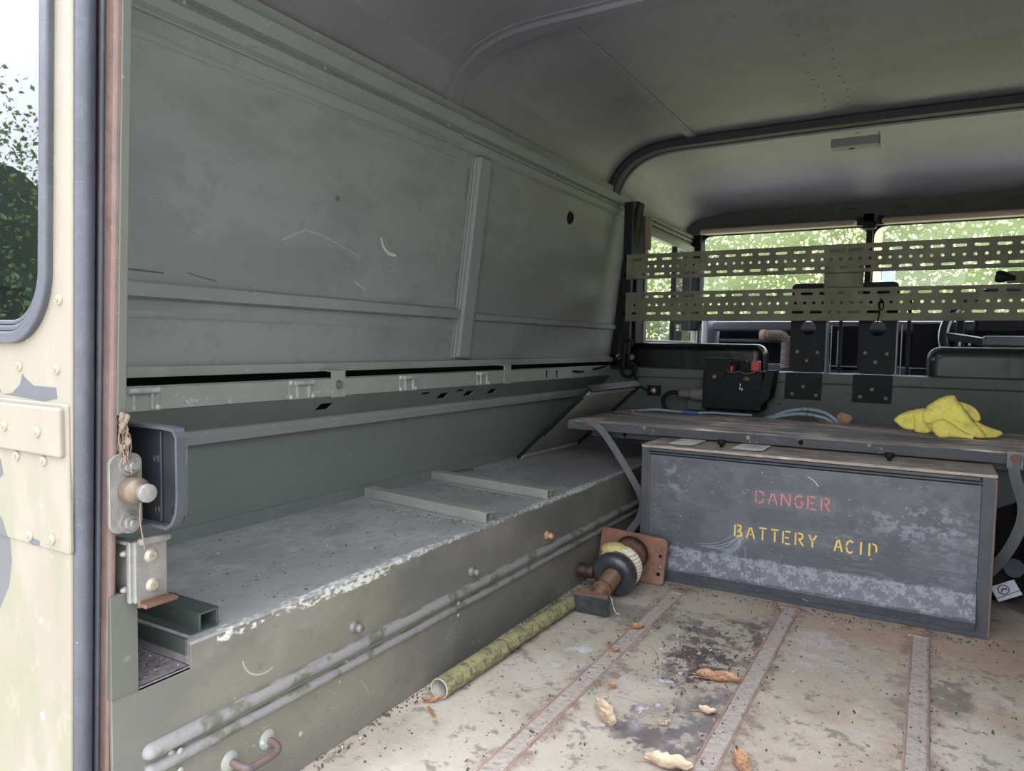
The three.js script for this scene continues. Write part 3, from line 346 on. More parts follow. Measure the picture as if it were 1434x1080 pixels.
// rear face, left of the door opening, seen from outside
{
  const w = structure('wall_rear_left'), Z = -0.355, edge = (y) => -0.6665 + 0.0235 * (y - 0.131) / 0.684;
  const X0 = -1.07, X1 = -0.63, Y0 = -0.15, Y1 = 1.12, U = (x) => (x - X0) / (X1 - X0), Wv = (y) => (y - Y0) / (Y1 - Y0);
  const map = canvasTex(1024, 2048, (u, v) => { const n = S(0, u * 0.5, v), n3 = S(3, u * 0.5, v); let c = mix([118, 111, 99], [111, 104, 91], sm(0.35, 0.7, n)); c = mix(c, [124, 118, 106], 0.5 * sm(0.45, 0.7, n3)); const y = Y0 + v * (Y1 - Y0); c = mix(c, [103, 102, 82], 0.75 * sm(0.35, 0.6, S(5, u, v + 0.2)) * sm(0.5, 0.3, y)); return mix(c, [130, 122, 104], 0.3 * sm(0.6, 0.75, S(2, u, v * 2))); }, (ctx, W, H) => {
    const r = rng(21), P = ([x, y]) => [U(x) * W, (1 - Wv(y)) * H]; const chip = (pts, col) => { ctx.fillStyle = col; ctx.beginPath(); pts.forEach((p, i) => { const [a, b] = P(p); i ? ctx.lineTo(a + (r() - 0.5) * 5, b + (r() - 0.5) * 5) : ctx.moveTo(a, b); }); ctx.fill(); };
    scratches(ctx, r, 60, 0, 0, W, H, '120,112,96', 90, 1.4, 1.5, 0.2); flecks(ctx, r, 120, W * 0.6, 0, W * 0.4, H, '176,173,158', 3); flecks(ctx, r, 60, W * 0.6, H * 0.4, W * 0.4, H * 0.6, '112,102,82', 2.5);
    const g = 'rgb(70,71,75)'; chip([[-0.776, 0.473], [-0.755, 0.476], [-0.742, 0.484], [-0.736, 0.493], [-0.73, 0.489], [-0.716, 0.484], [-0.69, 0.482], [-0.678, 0.485], [-0.677, 0.474], [-0.7, 0.470], [-0.74, 0.4705]], g); chip([[-0.80, 0.473], [-0.783, 0.483], [-0.775, 0.474]], g);
    chip([[-0.80, 0.40], [-0.775, 0.41], [-0.771, 0.395], [-0.785, 0.385], [-0.80, 0.386]], g); chip([[-0.80, 0.365], [-0.776, 0.352], [-0.766, 0.335], [-0.763, 0.31], [-0.77, 0.285], [-0.79, 0.255], [-0.81, 0.26]], g); chip([[-0.728, 0.341], [-0.708, 0.3405], [-0.709, 0.334], [-0.727, 0.333]], g);
    const fl = 'rgb(188,188,184)'; chip([[-0.716, 0.263], [-0.712, 0.266], [-0.711, 0.26], [-0.714, 0.257]], fl); chip([[-0.718, 0.171], [-0.713, 0.174], [-0.711, 0.168], [-0.716, 0.165]], fl); });
  const cream = std({ map, roughness: 0.6, bumpMap: bumpFine, bumpScale: 0.0003 }), uvf = (x, y, z) => [U(x), Wv(y)];
  const win = rr(-1.0, -0.688, 0.532, 1.0, 0.06, THREE.Path); { // the window leans with the side
    for (const c of win.curves) for (const k of ['v1', 'v2']) if (c[k]) c[k].x += 0.049 * (c[k].y - 0.62); for (const c of win.curves) if (c.isEllipseCurve) c.aX += 0.049 * (c.aY - 0.62); }
  const out = [[X0, Y0], [edge(Y0), Y0], [edge(0.336), 0.336], [edge(0.47), 0.47], [edge(0.8), 0.8], [edge(Y1), Y1], [X0, Y1]];
  part(w, 'rear_panel', planar(move(plate(out, [win], 0.004, 0.001), 0, 0, Z), uvf), cream, true);
  const strip = (dx0, dx1, z0, z1, r) => { const g = bx(dx0, dx1, Y0, Y1, z0, z1, r), p = g.attributes.position; for (let i = 0; i < p.count; i++) p.setX(i, p.getX(i) + edge(p.getY(i))); g.computeVertexNormals(); return g; };
  part(w, 'panel_return', planar(strip(-0.010, -0.0003, Z - 0.0095, Z - 0.002, 0.0025), uvf), cream, true);
  part(w, 'corner_plate', planar(move(plate(rr(-0.80, -0.6575, 0.334, 0.4695, 0.003), [], 0.004, 0.001), 0, 0, Z + 0.002), uvf), cream, true);
  part(w, 'waist_strap', planar(bx(-0.80, -0.663, 0.4215, 0.466, Z, Z + 0.0065, 0.0025), uvf), cream, true);
  const pr = mergeGeometries([dome(0.0052, 0.003), (() => { const g = new THREE.TorusGeometry(0.0019, 0.0007, 5, 10); g.translate(0, 0, 0.0028); return g; })()].map(flat));
  pieces(w, 'pop_rivet', pr, std({ color: 0x7f7866, roughness: 0.5 }), [[-0.741, 0.501, Z], [-0.677, 0.500, Z], [-0.757, 0.444, Z + 0.0065], [-0.699, 0.4425, Z + 0.0065], [-0.745, 0.416, Z + 0.002], [-0.698, 0.4155, Z + 0.002], [-0.725, 0.342, Z + 0.002], [-0.687, 0.344, Z + 0.002], [-0.671, 0.562, Z]], [0, 0, 1]);
  // glazing in its rubber
  const wd = structure('window_1');
  const ring = (o, i, z, t) => { const mk = (d, K) => { const s = rr(-1.0 - d, -0.6885 + d, 0.532 - d, 1.0 + d, 0.06 + d, K); for (const c of s.curves) { for (const k of ['v1', 'v2']) if (c[k]) c[k].x += 0.049 * (c[k].y - 0.62); if (c.isEllipseCurve) c.aX += 0.049 * (c.aY - 0.62); } return s; }; const s = mk(o, THREE.Shape); s.holes.push(mk(i, THREE.Path)); const g = new THREE.ExtrudeGeometry(s, { depth: t, bevelEnabled: true, bevelThickness: 0.0025, bevelSize: 0.002, bevelOffset: -0.002, bevelSegments: 3, curveSegments: 20 }); g.translate(0, 0, z); return g; };
  part(wd, 'rubber_seal', ring(0.0095, -0.0015, Z - 0.004, 0.008), M.rubber); part(wd, 'seal_filler', ring(-0.0015, -0.0075, Z - 0.004, 0.0055), M.rubber); part(wd, 'seal_lip', ring(-0.0075, -0.0125, Z - 0.006, 0.006), M.rubber);
  const gl = new THREE.PlaneGeometry(0.33, 0.48); gl.translate(-0.84, 0.766, Z - 0.003); part(wd, 'pane', gl, M.glassDark);
  // door seal and jamb
  const j = structure('door_1');
  const line = (x0, k, z) => [-0.15, 0.2, 0.6, 1.1].map((y) => [x0 + k * (y - 0.12), y, z]);
  part(j, 'door_seal', tube(line(-0.667, 0.0375, -0.365), 0.0082, 60, 20), M.rubber);
  part(j, 'seal_lip', tube(line(-0.6705, 0.042, -0.380), 0.0028, 60, 10), M.rubber);
  const slant = (x0, x1, k, y0, y1, z0, z1, r) => { const g = bx(x0, x1, y0, y1, z0, z1, r), p = g.attributes.position; for (let i = 0; i < p.count; i++) p.setX(i, p.getX(i) + k * (p.getY(i) - 0.113)); g.computeVertexNormals(); return g; };
  part(j, 'jamb_flange', slant(-0.72, -0.6595, 0.0475, -0.15, 1.1, -0.3905, -0.383, 0.0025), M.rustEdge);
  part(j, 'jamb_pillar', [slant(-0.72, -0.6585, 0.0475, 0.458, 1.1, -0.3975, -0.3885, 0.001), slant(-0.75, -0.69, 0.04, -0.02, 1.1, -0.392, -0.36, 0.001)], M.footGreen);
  part(j, 'pillar_foot', bx(-0.657, -0.6495, 0.1885, 0.288, -0.4105, -0.3835, 0.0008), M.footGreen);
}

// ---------------------------------------------------------------- things in the load bay
// battery box on the floor
{
  const Z = -1.567, t = thing('battery_box', 'black steel battery box with stencilled warning lettering standing on the load floor', 'box', [CX, 0, Z - 0.1]);
  const X0 = -0.561, X1 = 0.116, H = 0.306;
  part(t, 'case', [bx(X0, -0.5405, 0, H - 0.006, Z, Z - 0.16, 0.002), bx(0.0925, X1, 0, H - 0.006, Z, Z - 0.16, 0.002), bx(X0 + 0.01, X1 - 0.01, 0, H - 0.008, Z - 0.012, Z - 0.16, 0.001), bx(X0, X1, 0, 0.012, Z + 0.001, Z - 0.16, 0.001)], M.black);
  part(t, 'lid', [bx(X0 - 0.001, X1 + 0.001, H - 0.007, H, Z + 0.001, Z - 0.163, 0.0025, 2)], std({ map: rep(canvasTex(1024, 512, (u, v) => { const n = S(3, u, v * 2); let c = mix([170, 155, 140], [142, 133, 124], n); c = mix(c, [192, 177, 162], sm(0.5, 0.75, S(2, u, v * 3))); return mix(c, [104, 98, 96], 0.6 * sm(0.55, 0.75, S(0, u * 2, v * 3))); }), 0.5), roughness: 0.75 }));
  const W = 0.6325, Hd = 0.2505, x0 = -0.5395, y0 = 0.033; // the door panel
  const map = canvasTex(2048, 812, (u, v) => { const p = u * 1.6, q = v * 0.65; let c = mix([82, 84, 91], [71, 73, 79], S(0, p, q)); c = mix(c, [96, 98, 105], 0.6 * sm(0.45, 0.75, S(3, p, q + 0.2))); c = mix(c, [130, 132, 140], 0.4 * sm(0.6, 0.8, 0.5 * S(2, p, q * 3) + 0.5 * S(0, u * 0.8 + 0.4, v * 0.5 + 0.3)));
    if (v < 0.2) c = mix(c, [136, 136, 142], 0.75 * sm(0.45, 0.6, 0.5 * S(3, p * 5, q * 6) + 0.5 * S(2, p * 4, q * 4))); const cl = Math.exp(-(((u - 0.85) / 0.13) ** 2) - (((v - 0.66) / 0.14) ** 2)) + 0.7 * Math.exp(-(((u - 0.09) / 0.06) ** 2) - (((v - 0.8) / 0.14) ** 2)); return mix(c, [150, 152, 158], Math.min(0.5, cl * sm(0.5, 0.66, 0.5 * S(5, u * 4, v * 2) + 0.5 * S(2, p, q)))); }, (ctx, w, h) => {  // kick band lightened for the light it catches, mixed with scuffs
    const r = rng(41); scratches(ctx, r, 220, 0, 0, w, h, '150,154,160', 90, 1.4, 0.1, 0.4); scratches(ctx, r, 90, 0, 0, w, h, '40,42,46', 90, 1.6, 0.1, 0.4); flecks(ctx, r, 240, 0, 0, w, h * 0.75, '176,180,186', 5, 0.7); flecks(ctx, r, 520, 0, h * 0.8, w, h * 0.2, '66,64,66', 5); flecks(ctx, r, 160, 0, h * 0.78, w, h * 0.2, '166,164,168', 4); scratches(ctx, r, 120, 0, h * 0.78, w, h * 0.22, '70,70,74', 60, 1.6, 0.1); flecks(ctx, r, 30, 0, h * 0.78, w, h * 0.2, '150,104,84', 8);
    const PX = (x) => (x - x0) / W * w, PY = (y) => (1 - (y - y0) / Hd) * h;
    // lighter bands left by the stencils
    ctx.fillStyle = 'rgba(140,148,154,0.11)'; ctx.fillRect(PX(-0.315), PY(0.233), PX(-0.150) - PX(-0.315), PY(0.193) - PY(0.233)); ctx.fillStyle = 'rgba(128,132,142,0.12)'; ctx.fillRect(PX(-0.36), PY(0.158), PX(-0.10) - PX(-0.36), PY(0.117) - PY(0.158));
    // fan of scuffs by the lettering
    for (let i = 0; i < 26; i++) { ctx.strokeStyle = `rgba(180,186,190,${(0.2 + 0.5 * r()).toFixed(2)})`; ctx.lineWidth = 1 + 2.4 * r(); ctx.beginPath(); const k = r(); ctx.moveTo(PX(-0.44 + 0.10 * k + 0.03 * r()), PY(0.094 - 0.016 * k + 0.004 * r())); ctx.quadraticCurveTo(PX(-0.37 + 0.05 * k), PY(0.092 - 0.014 * k + 0.004 * r()), PX(-0.318 - 0.02 * r()), PY(0.142 - 0.045 * k + 0.008 * r())); ctx.stroke(); }
    ctx.strokeStyle = 'rgba(214,216,220,0.9)'; ctx.lineWidth = 4; ctx.beginPath(); ctx.moveTo(PX(-0.205), PY(0.268)); ctx.quadraticCurveTo(PX(-0.19), PY(0.262), PX(-0.185), PY(0.25)); ctx.stroke();
    // stencil letters, drawn stroke by stroke with the bridges of the stencil
    const stencil = (text, xa, xb, yb, ht, col, sp) => { const n = text.length, cw = (xb - xa) / n; for (let i = 0; i < n; i++) { const G = { P: [[[0, 0], [0, 1]], [[0.3, 0.98], [0.7, 0.9], [0.82, 0.62], [0.8, 0.35]]], D: [[[0, 0], [0, 1]], [[0.28, 1], [0.75, 0.9], [0.85, 0.62]], [[0.85, 0.38], [0.75, 0.1], [0.28, 0]]], A: [[[0, 0], [0.36, 0.9]], [[0.52, 0.94], [0.92, 0]], [[0.34, 0.34], [0.6, 0.34]]], N: [[[0, 0], [0, 1]], [[0.12, 0.92], [0.82, 0.08]], [[0.9, 0], [0.9, 1]]], G: [[[0.8, 0.88], [0.5, 1], [0.1, 0.78], [0.05, 0.55]], [[0.06, 0.42], [0.2, 0.08], [0.5, 0], [0.85, 0.12]], [[0.85, 0.2], [0.85, 0.42], [0.6, 0.42]]], C: [[[0.85, 0.85], [0.5, 1], [0.12, 0.78], [0.06, 0.55]], [[0.06, 0.42], [0.18, 0.12], [0.5, 0], [0.85, 0.15]]], E: [[[0, 0], [0, 1]], [[0.22, 1], [0.82, 1]], [[0.22, 0.5], [0.66, 0.5]], [[0.22, 0], [0.82, 0]]], R: [[[0, 0], [0, 1]], [[0.25, 1], [0.72, 0.95], [0.78, 0.72], [0.62, 0.54], [0.3, 0.5]], [[0.42, 0.44], [0.88, 0]]], B: [[[0, 0], [0, 1]], [[0.24, 1], [0.68, 0.94], [0.7, 0.68], [0.5, 0.56]], [[0.3, 0.5], [0.76, 0.42], [0.8, 0.14], [0.24, 0]]], T: [[[0.05, 1], [0.9, 1]], [[0.47, 0.86], [0.47, 0]]], Y: [[[0.05, 1], [0.42, 0.5]], [[0.86, 1], [0.54, 0.58]], [[0.46, 0.46], [0.46, 0]]], I: [[[0.4, 0], [0.4, 1]]] }[text[i]]; if (!G) continue;
      for (const st of G) { ctx.beginPath(); st.forEach(([a, b], k) => { const x = PX(xa + (i + a * 0.72) * cw), y = PY(yb + b * ht); k ? ctx.lineTo(x, y) : ctx.moveTo(x, y); }); for (const [lw, al] of [[sp * 1.7, 0.16], [sp, 0.88]]) { ctx.strokeStyle = `rgba(${col},${al})`; ctx.lineWidth = lw; ctx.lineCap = 'butt'; ctx.lineJoin = 'round'; ctx.stroke(); } } } };
    stencil('DANGER', -0.306, -0.152, 0.2025, 0.0255, '214,112,112', 9); stencil('BATTERY', -0.347, -0.175, 0.124, 0.0255, '240,202,80', 9.5); stencil('ACIP', -0.150, -0.066, 0.1235, 0.0255, '240,202,80', 9.5);
    flecks(ctx, r, 230, PX(-0.31), PY(0.232), PX(-0.15) - PX(-0.31), PY(0.2) - PY(0.232), '100,104,110', 4.5, 0.85); flecks(ctx, r, 170, PX(-0.35), PY(0.153), PX(-0.06) - PX(-0.35), PY(0.12) - PY(0.153), '96,98,106', 4, 0.85);
  });
  const doorMat = std({ map, roughness: 0.48, bumpMap: bumpFine, bumpScale: 0.0003 });
  part(t, 'door_panel', planar(bx(x0, x0 + W, 0.078, 0.284, Z - 0.001, Z - 0.008, 0.0012), (x, y, z) => [(x - x0) / W, (y - y0) / Hd]), doorMat, true);
  // the lower edge kicks outwards
  const kick = new THREE.BufferGeometry(); { const q = (y, z) => [[x0, y, z], [x0 + W, y, z]], pr = [[0.079, Z - 0.001], [0.037, Z + 0.017], [0.031, Z + 0.017], [0.012, Z + 0.005], [0.012, Z - 0.006], [0.079, Z - 0.006]], pos = []; for (let i = 0; i < pr.length; i++) { const [a, b] = q(...pr[i]), [c, d] = q(...pr[(i + 1) % pr.length]); pos.push(...a, ...c, ...b, ...b, ...c, ...d); } for (const e of [0, 1]) for (let i = 1; i < pr.length - 1; i++) { const P = (k) => [e ? x0 + W : x0, ...pr[k]]; if (e) pos.push(...P(0), ...P(i + 1), ...P(i)); else pos.push(...P(0), ...P(i), ...P(i + 1)); } kick.setAttribute('position', new THREE.Float32BufferAttribute(pos, 3)); kick.computeVertexNormals(); }
  part(t, 'kick_strip', planar(kick, (x, y) => [(x - x0) / W, (y - y0) / Hd * 1.0]), doorMat, true);
  part(t, 'hinge_bar', [bx(-0.543, 0.093, 0.2868, 0.2905, Z + 0.0035, Z - 0.002, 0.0008), bx(-0.543, 0.09, 0.2925, 0.2985, Z + 0.002, Z - 0.002, 0.0008)], M.black);
  for (const g of [bx(X1 - 0.0035, X1 + 0.0008, 0.001, 0.297, Z + 0.0012, Z - 0.003, 0.0008), bx(-0.5415, -0.5395, 0.03, 0.284, Z + 0.0008, Z - 0.004, 0.0005)]) part(t, 'rim_edge', g, M.rustEdge);
  const knob = lathe([[0, 0.018], [0.0075, 0.018], [0.0092, 0.016], [0.0092, 0.008], [0.0075, 0.0065], [0.004, 0.006], [0.004, 0]], [0, 0, 0], [0, 1, 0], 16); knob.rotateX(Math.PI / 2); pieces(t, 'knob', knob, M.blackPlain, [[-0.395, 0.306, -1.624], [-0.062, 0.306, -1.634]], [0, 1, 0]);
}
for (const [x0, x1, lab] of [[-0.512, -0.450, 'small white printed label near the end of the battery box lid beside the strap'], [-0.369, -0.303, 'small white printed label on the battery box lid beyond its first knob']]) {
  const g = new THREE.PlaneGeometry(x1 - x0, 0.16, 12, 20); g.rotateX(-Math.PI / 2); g.translate((x0 + x1) / 2, 0.3068, -1.68); const p = g.attributes.position; for (let i = 0; i < p.count; i++) p.setY(i, 0.3068 + 0.0012 * S(0, p.getX(i) * 3, p.getZ(i) * 3) + (p.getX(i) > x1 - 0.008 ? 0.001 : 0)); g.computeVertexNormals();
  const b = g.clone(); b.translate(0, -0.0006, 0); b.index.array.reverse(); single('paper_label', [g, b], M.paper, lab, 'label', 'paper labels on the battery box lid');
}
// wooden shelf above and behind the box
{
  const t = thing('shelf_board', 'weathered wooden shelf board with dark front edge behind the battery box', 'shelf', [CX, 0.31, -1.9]);
  const pl = []; for (const [z0, z1, dy] of [[-1.706, -1.80, 0], [-1.801, -1.895, -0.0006], [-1.896, -2.005, 0.0004], [-2.006, -2.10, -0.0004]]) { const g = new THREE.BoxGeometry(1.13, 0.021, Math.abs(z1 - z0), 90, 1, 6); g.translate(-0.247, 0.3238 + dy, (z0 + z1) / 2); const p = g.attributes.position; for (let i = 0; i < p.count; i++) if (p.getY(i) > 0.33) p.setY(i, p.getY(i) - 0.0012 * S(3, p.getX(i) * 0.7, p.getZ(i) * 6)); g.computeVertexNormals(); pl.push(g); }
  pl.forEach((g) => part(t, 'plank', g, M.wood));
  const e = new THREE.BoxGeometry(1.13, 0.0205, 0.006, 160, 3, 1); e.translate(-0.247, 0.3213, -1.703); { const p = e.attributes.position; for (let i = 0; i < p.count; i++) { p.setZ(i, p.getZ(i) + 0.0016 * (S(3, p.getX(i), p.getY(i) * 4) - 0.5)); if (p.getY(i) > 0.331) p.setY(i, 0.3325 - 0.006 * S(3, p.getX(i) * 1.4, 0.3)); } e.computeVertexNormals(); }
  part(t, 'front_edge', e, M.woodEdge);
  part(t, 'lower_rail', bx(-0.76, 0.3, 0.292, 0.3105, -1.735, -1.76, 0.002), M.black);
  part(t, 'support_batten', bx(-0.80, 0.3, 0.295, 0.312, -2.07, -2.095, 0.002), M.black);
  part(t, 'gusset', move(plate([[0.09, 0.3115], [0.30, 0.3115], [0.30, 0.302], [0.13, 0.207], [0.09, 0.2]], [], 0.003), 0, 0, -1.765), M.black);
  pieces(t, 'edge_bolt', hexBolt(0.004, 0.004), M.dark, [[-0.24, 0.3215, -1.7], [-0.668, 0.301, -1.735]], [0, 0, 1]);
}
// webbing straps bolted to the shelf edge
for (const [name, label, pts, bolt] of [
  ['webbing_strap', 'grey webbing strap hanging from the shelf end beside the wheel box', [[-0.762, 0.333, -1.693], [-0.742, 0.333, -1.69], [-0.716, 0.318, -1.689], [-0.696, 0.296, -1.689], [-0.662, 0.250, -1.69], [-0.634, 0.207, -1.693], [-0.612, 0.166, -1.70], [-0.606, 0.135, -1.71], [-0.612, 0.10, -1.705], [-0.634, 0.062, -1.69]], [-0.752, 0.331, -1.697]],
  ['webbing_strap', 'grey webbing strap hanging from the shelf past the far end of the battery box', [[0.151, 0.332, -1.692], [0.151, 0.30, -1.692], [0.159, 0.268, -1.69], [0.168, 0.235, -1.688], [0.168, 0.205, -1.688], [0.158, 0.166, -1.69], [0.142, 0.125, -1.70], [0.122, 0.085, -1.72]], [0.151, 0.3245, -1.694]]]) {
  const t = thing(name, label, 'strap', bolt, 'straps on the shelf edge'); const left = bolt[0] < 0;
  part(t, 'webbing', ribbon(pts, left ? 0.017 : 0.02, 0.0022, left ? [0.782, 0.46, -0.36] : [0.92, 0, 0.4], 60), M.strap);
  part(t, 'end_plate', left ? bx(-0.763, -0.735, 0.32, 0.343, -1.693, -1.697, 0.001) : bx(0.138, 0.165, 0.303, 0.337, -1.692, -1.696, 0.001), M.zinc);
  part(t, 'washer', lathe([[0.0042, 0.002], [0.0105, 0.002], [0.011, 0], [0.004, 0]], [bolt[0], bolt[1], bolt[2] + (left ? 0.004 : 0.002)], [0, 0, 1], 20), M.zinc);
  pieces(t, 'bolt', hexBolt(0.0062, 0.006), M.rust, [[bolt[0], bolt[1], bolt[2] + 0.003]], [0, 0, 1]);
}
// yellow cloth on the shelf
{
  const sil = (pts, z, th, b, tilt, seed) => { const c = new THREE.CatmullRomCurve3(pts.map((p) => V(p[0], p[1], 0)), true, 'centripetal'), s = new THREE.Shape(c.getPoints(70).map((p) => new THREE.Vector2(p.x, p.y)));
    const g0 = new THREE.ExtrudeGeometry(s, { depth: th, bevelEnabled: true, bevelThickness: b, bevelSize: b * 0.8, bevelOffset: -b * 0.8, bevelSegments: 6 }); g0.translate(0, 0, -th / 2); const p = g0.attributes.position; for (let i = 0; i < p.count; i++) { const x = p.getX(i), y = p.getY(i), w = 0.008 * (S(0, x * 5 + seed, y * 5) - 0.5) + 0.006 * (S(1, x * 4 + seed, y * 9) - 0.5); p.setZ(i, p.getZ(i) + w + z + tilt * (y - 0.335)); p.setX(i, x + 0.004 * (S(1, y * 6, seed) - 0.5)); } g0.computeVertexNormals(); return g0; };
  const t = thing('cloth', 'crumpled yellow cloth lying on the wooden shelf', 'cloth', [0.04, 0.335, -1.94]);
  part(t, 'main_fold', [sil([[-0.008, 0.387], [0.015, 0.414], [0.03, 0.423], [0.042, 0.427], [0.052, 0.427], [0.061, 0.414], [0.075, 0.393], [0.094, 0.368], [0.112, 0.346], [0.114, 0.339], [0.098, 0.336], [0.07, 0.348], [0.045, 0.366], [0.03, 0.372], [0.01, 0.362], [-0.006, 0.362]], -1.915, 0.012, 0.011, -0.28, 0.1), sil([[0.03, 0.376], [0.05, 0.366], [0.072, 0.352], [0.094, 0.339], [0.08, 0.335], [0.046, 0.335], [0.022, 0.334], [0.012, 0.348], [0.012, 0.366]], -1.905, 0.008, 0.010, -0.2, 0.5), sil([[0.0, 0.40], [0.03, 0.417], [0.05, 0.415], [0.08, 0.38], [0.1, 0.345], [0.06, 0.336], [0.02, 0.338], [0.0, 0.36]], -1.935, 0.02, 0.012, -0.2, 0.9)], M.cloth);
  part(t, 'side_fold', [sil([[-0.068, 0.364], [-0.063, 0.373], [-0.044, 0.384], [-0.03, 0.388], [-0.026, 0.37], [-0.024, 0.346], [-0.047, 0.345], [-0.06, 0.355]], -1.93, 0.012, 0.010, -0.2, 0.3), sil([[-0.03, 0.387], [-0.018, 0.392], [-0.002, 0.393], [0.004, 0.378], [0.001, 0.36], [0.012, 0.343], [-0.002, 0.338], [-0.023, 0.342], [-0.027, 0.36]], -1.928, 0.014, 0.012, -0.2, 0.7)], M.cloth);
  part(t, 'back_fold', sil([[0.058, 0.412], [0.08, 0.408], [0.096, 0.398], [0.105, 0.381], [0.104, 0.371], [0.094, 0.37], [0.078, 0.386]], -1.958, 0.006, 0.007, -0.1, 0.4), M.cloth);
  part(t, 'tail_fold', sil([[0.094, 0.371], [0.117, 0.361], [0.134, 0.355], [0.146, 0.351], [0.149, 0.346], [0.137, 0.338], [0.114, 0.335], [0.104, 0.346]], -1.945, 0.008, 0.008, -0.2, 0.2), M.cloth);
}
// screw jack lying on the floor, and the mossy tube beside it
{
  const a = V(-0.5535, 0.024, -1.285), ring = V(-0.556, 0.049, -1.411), dir = ring.clone().sub(a).normalize(), q = new THREE.Quaternion().setFromUnitVectors(V(0, 1, 0), dir);
  const t = thing('screw_jack', 'rusty black screw jack lying on its side against the battery box', 'jack', [-0.556, 0, -1.4]);
  const put = (g, d) => { g.applyQuaternion(q); g.translate(a.x + dir.x * d, a.y + dir.y * d, a.z + dir.z * d); return g; };
  const L = (pts, d, n = 36) => put(new THREE.LatheGeometry(pts.map((p) => new THREE.Vector2(...p)), n), d);
  const thread = (r, d0, d1, pitch) => { const pts = [[0, d0]]; for (let d = d0; d < d1; d += pitch) pts.push([r, d], [r, d + pitch * 0.3], [r - 0.0016, d + pitch * 0.55], [r - 0.0016, d + pitch * 0.8]); pts.push([r, d1], [0, d1]); return L(pts, 0, 28); };
  part(t, 'inner_screw', thread(0.0148, 0.006, 0.068, 0.0036), M.thread);
  part(t, 'outer_screw', [thread(0.0192, 0.052, 0.122, 0.0036), L([[0.0, 0.05], [0.0198, 0.05], [0.0205, 0.052], [0.0205, 0.056], [0, 0.058]], 0)], M.thread);
  const foot = [bx(-0.035, 0.035, -0.008, 0.004, -0.021, 0.018, 0.003, 2), bx(-0.035, 0.035, -0.006, 0.012, 0.013, 0.019, 0.002), bx(-0.030, 0.030, -0.01, -0.006, -0.016, 0.013, 0.002)]; foot.forEach((g) => put(g, 0)); part(t, 'foot', foot.slice(0, 1).concat(foot.slice(2)), M.jackPaint); part(t, 'foot_edge', foot[1], M.rust);
  part(t, 'collar_ring', L([[0.021, 0.108], [0.030, 0.106], [0.040, 0.109], [0.0465, 0.116], [0.0485, 0.124], [0.0465, 0.132], [0.043, 0.140], [0.02, 0.142]], 0, 44), M.jackPaint);
  part(t, 'body', L([[0.02, 0.138], [0.0445, 0.139], [0.046, 0.145], [0.045, 0.17], [0.036, 0.186], [0.034, 0.212], [0.038, 0.232], [0.0, 0.234]], 0, 44), M.rust);
  const cords = []; for (let i = 0; i < 11; i++) { const gg = new THREE.TorusGeometry(0.0462 - 0.0004 * Math.abs(i - 4), 0.0016, 6, 40); gg.rotateX(Math.PI / 2); cords.push(put(gg, 0.142 + i * 0.0029)); } part(t, 'cord_wrapping', cords, M.cord);
  { const g = new THREE.SphereGeometry(0.03, 28, 20); g.scale(0.95, 0.62, 0.5); wobble(g, 0.012, 12); g.translate(0.0, 0.152, 0.0); const r2 = new THREE.Matrix4(); put(g, 0); g.translate(-0.014, 0.039, 0.0); part(t, 'cord_knot', g, M.cordMoss); }
  { const g = plate(rr(-0.082, 0.076, -0.052, 0.052, 0.012), [circ(0.062, 0.012, 0.004), circ(0.062, -0.028, 0.004)], 0.008, 0.0015); g.rotateX(-0.14); g.rotateZ(-0.05); g.translate(-0.561, 0.0555, -1.528); part(t, 'base_plate', g, M.rust); }
  pieces(t, 'plate_bolt', dome(0.005, 0.003), M.zinc, [[-0.502, 0.080, -1.527], [-0.496, 0.043, -1.522]], [0, 0.1, 1]);
  part(t, 'drive_boss', lathe([[0, 0], [0.012, 0], [0.0145, 0.002], [0.0145, 0.015], [0.013, 0.017], [0.013, 0.019], [0.0145, 0.021], [0.0145, 0.034], [0.011, 0.036], [0, 0.036]].map(([r, h]) => [r, h]), [-0.602, 0.045, -1.406], [-1, 0.02, 0.1], 20), std({ map: M.rust.map, color: 0x8a7a78, roughness: 0.6 }));
  part(t, 'twine_end', tube([[-0.538, 0.033, -1.32], [-0.53, 0.026, -1.325], [-0.524, 0.012, -1.322], [-0.515, 0.003, -1.315], [-0.508, 0.002, -1.314]], 0.0011, 30, 6), M.cord);
}
{
  const t = thing('steel_tube', 'mossy green hollow steel tube lying on the floor beside the wheel box', 'tube', [-0.611, 0, -1.1]);
  const A = V(-0.6095, 0.0158, -0.853), B = V(-0.5985, 0.0145, -1.35), d = B.clone().sub(A), Ln = d.length(); d.normalize(); const q = new THREE.Quaternion().setFromUnitVectors(V(0, 1, 0), d); const mk = (pts, n = 30) => { const g = new THREE.LatheGeometry(pts.map((p) => new THREE.Vector2(...p)), n); g.applyQuaternion(q); g.translate(A.x, A.y, A.z); return g; };
  part(t, 'socket', mk([[0.0125, 0.1], [0.0128, 0.0], [0.0145, -0.0008], [0.0156, 0.0005], [0.0157, 0.05], [0.0158, 0.12], [0.0157, 0.172], [0.0152, 0.176], [0.0125, 0.177]]), M.moss);
  part(t, 'shaft', mk([[0.0128, 0.172], [0.0138, 0.178], [0.0136, 0.3], [0.0135, Ln], [0, Ln]]), M.moss);
  part(t, 'tube_mouth', mk([[0.0122, 0.10], [0.0124, 0.0004], [0.0150, -0.0012], [0.0155, 0.0006]]), std({ color: 0xa9a59a, roughness: 0.7 }));
  part(t, 'drilled_hole', lathe([[0, 0.0003], [0.0028, 0.0003], [0.0034, 0]], [-0.5985, 0.0268, -0.905], [0.7, 0.72, 0], 12), M.dark);
}
